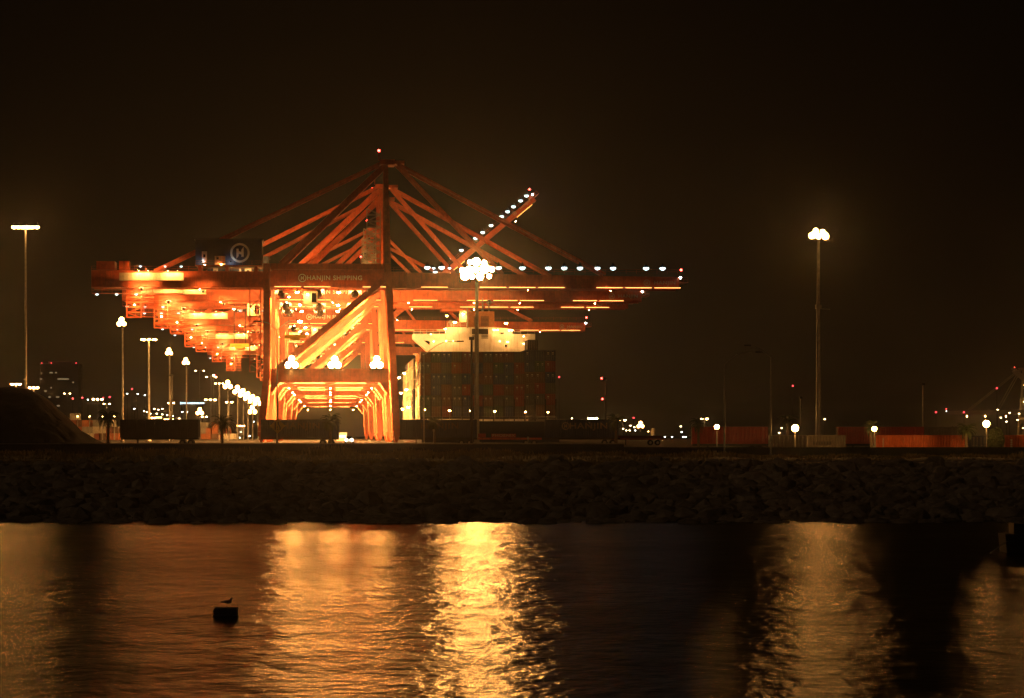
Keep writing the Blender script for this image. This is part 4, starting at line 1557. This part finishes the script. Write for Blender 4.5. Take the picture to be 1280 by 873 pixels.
# ------------------------------------------------------------------ signs, car, tower, sundries
def sundries():
    D = 428
    t = thing('warning_sign', 'yellow diamond road sign with black merging lane symbol on a post', 'road sign', (wx(347, D), D, 4.4))
    zc = wz(532.5, D) - 4.4
    b = MB()
    b.tube((0, .06, 0), (0, .06, zc + 1.0), .055)
    b.build('post', M['steel'], t)
    b = MB()
    b.prism([(-1.13, zc), (0, zc - 1.15), (1.13, zc), (0, zc + 1.15)], -.03, -.005)
    pl = b.build('plate', M['yellow'], t)
    b = MB()
    Y0, Y1 = -.042, -.031
    b.prism([(-.42, zc - .62), (-.28, zc - .62), (-.28, zc + .52), (-.42, zc + .52)], Y0, Y1)
    b.prism([(.3, zc - .62), (.44, zc - .62), (.44, zc - .2), (.3, zc - .2)], Y0, Y1)
    b.prism([(.3, zc - .199), (.44, zc - .199), (.16, zc + .3), (.02, zc + .3)], Y0, Y1)
    b.prism([(.02, zc + .301), (.16, zc + .301), (.16, zc + .6), (.02, zc + .6)], Y0, Y1)
    for k in range(2):
        b.prism([(-.04, zc - .62 + k * .34), (.05, zc - .62 + k * .34), (.05, zc - .42 + k * .34), (-.04, zc - .42 + k * .34)], Y0, Y1)
    b.build('symbol', M['black'], pl)
    # short sign posts on the verge
    for x, D, zz, hh, lab in ((542, 440, 4.4, 2.6, 'short tan post right of the one armed street lamp'), (660, 416.5, 4.3, 1.6, 'short thin post in front of the red trailer')):
        t = thing('sign_post', lab, 'post', (wx(x, D), D, zz))
        b = MB()
        b.tube((0, 0, 0), (0, 0, hh), .09 if x == 542 else .06)
        b.build('post', M['steel'], t)
        b = MB()
        b.box((0, -.02, hh - .2), (.3, .03, .4))
        b.build('plate', M['steel'], t)
    # car facing the camera under the crane portal
    D = 620
    t = thing('parked_car', 'car with lit headlights facing the water beneath the crane portal', 'car', (wx(437, D), D, 4.4))
    b = MB()
    b.prism([(-.9, .3), (.9, .3), (.92, .8), (.86, 1.0), (-.86, 1.0), (-.92, .8)], -2.1, 2.1)
    b.hexa([(-.84, -1.0, .99), (.84, -1.0, .99), (.84, 1.5, .99), (-.84, 1.5, .99)], [(-.62, -.3, 1.5), (.62, -.3, 1.5), (.62, 1.0, 1.5), (-.62, 1.0, 1.5)])
    b.build('body', M['carpaint'], t)
    b = MB()
    b.face([(-.74, -.94, 1.06), (.74, -.94, 1.06), (.58, -.38, 1.45), (-.58, -.38, 1.45)])
    b.build('windscreen', M['glass'], t)
    for x in (-.62, .62):
        b = MB()
        b.ball((x, -2.1, .75), .16, 8, 6)
        b.build('headlight', M['head'], t)
    for x in (-.8, .8):
        for y in (-1.35, 1.35):
            b = MB()
            b.tube((x - .1, y, .32), (x + .1, y, .32), .32, .32, 12)
            b.build('wheel', M['rubber'], t)
    # lit hut left of the car
    D = 900
    t = thing('yard_hut', 'low pale hut with a bright lit window strip left of the car', 'hut', (wx(427, D), D, 4.4))
    b = MB()
    b.span(-1.6, 1.6, 0, 2.5, 0, 2.5)
    b.span(-1.8, 1.8, -.2, 2.7, 2.503, 2.65)
    b.build('hut_wall', M['white'], t)
    b = MB()
    b.span(-1.3, 1.3, -.05, -.004, 1.1, 1.75)
    b.build('window', M['winw'], t)
    # office tower far left
    D = 3250
    s = D / F
    t = thing('office_tower', 'dark office tower with red roof lamps and few lit windows behind the mound', 'building', (wx(74, D), D, 4.4))
    hw, ht = 24 * s, wz(455, D) - 4.4
    b = MB()
    b.span(-hw, hw, 0, 24, 0, ht)
    for k in range(15):
        z = 6 + k * (ht - 10) / 14
        b.span(-hw, hw, -.25, -.004, z - .5, z - .1)
    b.span(-hw * .6, hw * .7, 4, 18, ht + .003, ht + 3)
    b.build('facade', M['tower'], t)
    for x, y, w in ((52, 466.5, 1.2), (64, 466, 4), (70, 466, 2), (51, 474, 3), (73, 474, 2), (79.5, 474, 13), (91.5, 478, 1.8), (57, 489, 3), (64, 485, 1.5), (62, 496.5, 3), (72, 496.5, 4), (73, 507.5, 4)):
        b = MB()
        b.span((x - 74 - w / 2) * s, (x - 74 + w / 2) * s, -.4, -.26, wz(y, D) - 4.4 - .75, wz(y, D) - 4.4 + .75)
        b.build('window', M['win'], t)
    for x in (52, 64, 95):
        put('beacon', BEACON['r_far'], t, ((x - 74) * s, 1, ht), 0, 1.6)
    # lit roof sign
    D = 1900
    s = D / F
    g = 4.4
    t = thing('lit_sign', 'long pale blue lit sign floating above the yard between two masts', 'sign', (wx(240, D), D, g))
    z = wz(504.2, D) - g
    b = MB()
    x = -14.5
    k = 0
    while x < 14.5:
        w = (1.0, .6, .9, .5, .8)[k % 5]
        x2 = RND.uniform(.9, 1.5) if k else 2.0
        b.span(x * s, (x + w) * s, -.1, .1, z - x2 * s * .8, z + x2 * s * .8)
        x += w + .45
        k += 1
    b.build('sign_lettering', M['signw'], t)
    b = MB()
    for xx in (-13, 13):
        b.tube((xx * s, .4, 0), (xx * s, .4, z + .6), .25)
    b.beam((-14.6 * s, .35, z), (14.6 * s, .35, z), .3)
    b.build('sign_frame', M['dark'], t)
    # pale tank right of the ship
    D = 1500
    t = thing('storage_tank', 'small pale storage tank lit by a star bright lamp', 'tank', (wx(816.5, D), D, 4.4))
    hz = wz(536.5, D) - 4.4
    b = MB()
    b.tube((0, 0, 0), (0, 0, hz), 1.3, 1.15, 14)
    b.tube((0, 0, hz), (0, 0, hz + .5), 1.15, .4, 14)
    b.build('tank_shell', M['cream'], t)
    b = MB()
    b.tube((2.2, -1.5, 0), (2.2, -1.5, 1.6), .08)
    b.build('ladder', M['steel'], t)
    put('lamp_head', DROP['s_lo'], t, (-2.6, -2.6, hz * .75), 0, .4)
    b = MB()
    b.beam((-2.6, -2.6, hz * .75 + .45), (-.8, -.8, hz * .75 + .45), .1)
    b.build('lamp_arm', M['steel'], t)
    # lit container stacks far left
    D = 1150.0
    cols = ['dull orange', 'pale', 'brown', 'grey', 'pale', 'dull orange', 'grey', 'rust red']
    for k, (x, n) in enumerate(((86, 3), (94, 4), (101.5, 3), (109, 3), (116.5, 2), (122.5, 3), (131, 3), (139, 3), (146.5, 2))):
        for r in range(n):
            c = cols[(k * 3 + r * 2) % 8]
            container((wx(x, D), D + RND.uniform(0, 1), 4.4 + r * 2.62), math.pi / 2, '%s container end right of the mound, %s tier, %s stack' % (c, ORD[r] if r else 'lowest', NTH[k] if k else 'leftmost'), c,
                      group='lit container stacks right of the mound', pitch=.6)
    for k, x in enumerate((97, 112, 128, 143)):
        tlamp(x, 521, D - 22, 'yard lamp hidden among the lit stacks, %s from the mound' % ['first', 'second', 'third', 'fourth'][k], 1, 1, 's_lo', .45, 'yard lamps before the lit stacks')
    D = 1350.0
    for k, (x, n) in enumerate(((237, 2), (243, 3), (249, 1), (256, 3), (262, 2), (270, 3), (277, 1), (284, 2), (291, 1), (327, 3))):
        for r in range(n):
            c = cols[(k * 5 + r * 3 + 1) % 8]
            container((wx(x, D), D, 4.4 + r * 2.62), math.pi / 2, '%s container end left of the crane, %s tier, %s stack' % (c, ORD[r] if r else 'lowest', NTH[k] if k else 'leftmost'), c,
                      group='container stacks in the yard left of the crane', pitch=.6)
    # red flatbed right of the emblem container
    D = 520
    t = chassis((wx(797, D), D, ground_z(wx(797, D), D) + .1), 0, 'low red flatbed trailer with a pale wedge load right of the palm', L=9.5, paint='red')
    b = MB()
    b.span(-4.7, 4.7, -1.2, 1.2, 1.32, 1.75)
    b.build('flatbed', MC['rust red'], t)
    b = MB()
    b.prism([(-1.0, 1.76), (1.2, 1.76), (1.5, 2.4), (-1.9, 2.4)], -.8, .8)
    tag(b.build('cargo', MC['pale'], t))
    # mooring block with a gull
    D = 97
    X = wx(282.5, D)
    t = thing('mooring_block', 'dark square timber mooring block standing in the water', 'mooring block', (X, D, 0))
    b = MB()
    for k in range(5):
        b.span(-.37 + .15 * k, -.37 + .15 * k + .143, -.37, .37, -.6, .25 + RND.uniform(0, .05))
    b.build('timber', M['wood'], t)
    b = MB()
    b.span(-.4, .4, -.4, -.373, .12, .19)
    b.span(-.4, .4, -.4, -.373, -.02, .05)
    b.build('strap', M['dark'], t)
    t = thing('perched_gull', 'small dark gull perched on the mooring block', 'bird', (X + .05, D, .295))
    t.scale = (.8, .8, .8)
    bb = MB()
    bb.ball((0, 0, .2), .1, 10, 7, 0, (1.9, .8, .85))
    bb.ball((.17, 0, .33), .055, 8, 6, 0, (1.1, .9, .95))
    bb.tube((.11, 0, .24), (.16, 0, .32), .06, .045, 8)
    bb.tube((.22, 0, .33), (.29, 0, .315), .018, .006, 6)
    bb.tube((-.14, 0, .2), (-.32, 0, .2), .05, .02, 6)
    for s in (-1, 1):
        bb.tube((.02, s * .04, .13), (.02, s * .04, 0), .009, .009, 5)
        bb.span(.0, .07, s * .04 - .02, s * .04 + .02, 0, .01)
    bb.build('body', M['feather'], t)
    bb = MB()
    for s in (-1, 1):
        bb.hexa([(.1, s * .075, .17), (.1, s * .085, .17), (.1, s * .085, .26), (.1, s * .075, .26)], [(-.3, s * .03, .19), (-.3, s * .04, .19), (-.3, s * .04, .22), (-.3, s * .03, .22)])
    bb.build('wing', M['feather'], t)
    # dark moored barge at the right edge
    D = 150
    t = thing('work_barge', 'small black moored work barge partly outside the right edge', 'barge', (wx(1252, D), D, 0))
    b = MB()
    b.prism([(0, .95), (.1, -.2), (5.2, -.2), (5.5, .95)], -1.1, 1.1)
    b.build('hull', M['black'], t)
    b = MB()
    b.span(.5, 2.1, -.8, .8, .953, 1.5)
    b.build('deckhouse', M['black'], t)
    b = MB()
    b.tube((.1, -1.1, .6), (-.9, -1.6, -.02), .02, .02, 5)
    b.build('mooring_line', M['steel'], t)


# ------------------------------------------------------------------ sky, air, camera
def world():
    w = bpy.data.worlds.new('World')
    SC.world = w
    w.use_nodes = True
    nt = w.node_tree
    bg = nt.nodes['Background']
    sky = nt.nodes.new('ShaderNodeTexSky')
    sky.sky_type = 'NISHITA'
    sky.sun_disc = False
    sky.sun_elevation = math.radians(2)
    sky.sun_rotation = math.radians(-3)
    sky.dust_density = 1.0
    bw = nt.nodes.new('ShaderNodeRGBToBW')
    nt.links.new(sky.outputs[0], bw.inputs[0])
    pw = nt.nodes.new('ShaderNodeMath')
    pw.operation = 'POWER'
    pw.inputs[1].default_value = 1.4
    nt.links.new(bw.outputs[0], pw.inputs[0])
    bw = pw
    mx = nt.nodes.new('ShaderNodeMix')
    mx.data_type = 'RGBA'
    mx.blend_type = 'MULTIPLY'
    mx.inputs[0].default_value = 1.0
    mx.inputs[7].default_value = (1.0, 0.52, 0.16, 1)     # night cloud lit by the sodium lamps of the port
    nt.links.new(bw.outputs[0], mx.inputs[6])
    nt.links.new(mx.outputs[2], bg.inputs['Color'])
    bg.inputs['Strength'].default_value = 0.00022
    su = bpy.data.lights.new('fill_sun', 'SUN')  # unseen warm fill sun, added so the bank rocks show
    su.energy = 0.045
    su.angle = math.radians(0.5)
    su.color = (1, .68, .38)
    so = bpy.data.objects.new('fill_sun', su)
    COL.objects.link(so)
    so.rotation_euler = (math.radians(58), 0, math.radians(-55))


def haze(density):
    b = MB()
    b.span(-2600, 2600, -90, 9050, -3, 96)
    m = bpy.data.materials.new('haze_air')
    m.use_nodes = True
    nt = m.node_tree
    nt.nodes.remove(nt.nodes['Principled BSDF'])
    v = nt.nodes.new('ShaderNodeVolumePrincipled')
    v.inputs['Color'].default_value = (.95, .93, .9, 1)
    v.inputs['Density'].default_value = density
    v.inputs['Anisotropy'].default_value = 0.965
    nt.links.new(v.outputs[0], nt.nodes['Material Output'].inputs['Volume'])
    o = b.build('haze', m)
    tag(o, 'thin night haze over the harbour', 'haze', None, 'stuff')


def camera():
    c = bpy.data.cameras.new('camera')
    c.sensor_width = 36
    c.lens = 36 * F / 1280
    c.shift_y = (HY - 436.5) / 1280
    c.clip_end = 20000
    c.clip_start = .5
    o = bpy.data.objects.new('camera', c)
    COL.objects.link(o)
    o.location = (0, 0, H)
    o.rotation_euler = (math.pi / 2, 0, 0)
    SC.camera = o


water()
terrain()
rocks()
grass()
cranes()
parked_containers()
ship()
masts()
streetlamps()
smalllamps()
vegetation()
sundries()
world()
haze(0.000058)
camera()
vs = SC.view_settings
vs.view_transform = 'Standard'
vs.look = 'None'
vs.exposure = 0
vs.gamma = 1
cy = SC.cycles
cy.max_bounces = 4
cy.diffuse_bounces = 1
cy.glossy_bounces = 2
cy.transmission_bounces = 1
cy.volume_bounces = 0
cy.sample_clamp_indirect = 30
cy.use_adaptive_sampling = False
cy.caustics_reflective = False
cy.use_denoising = True
cy.use_light_tree = True
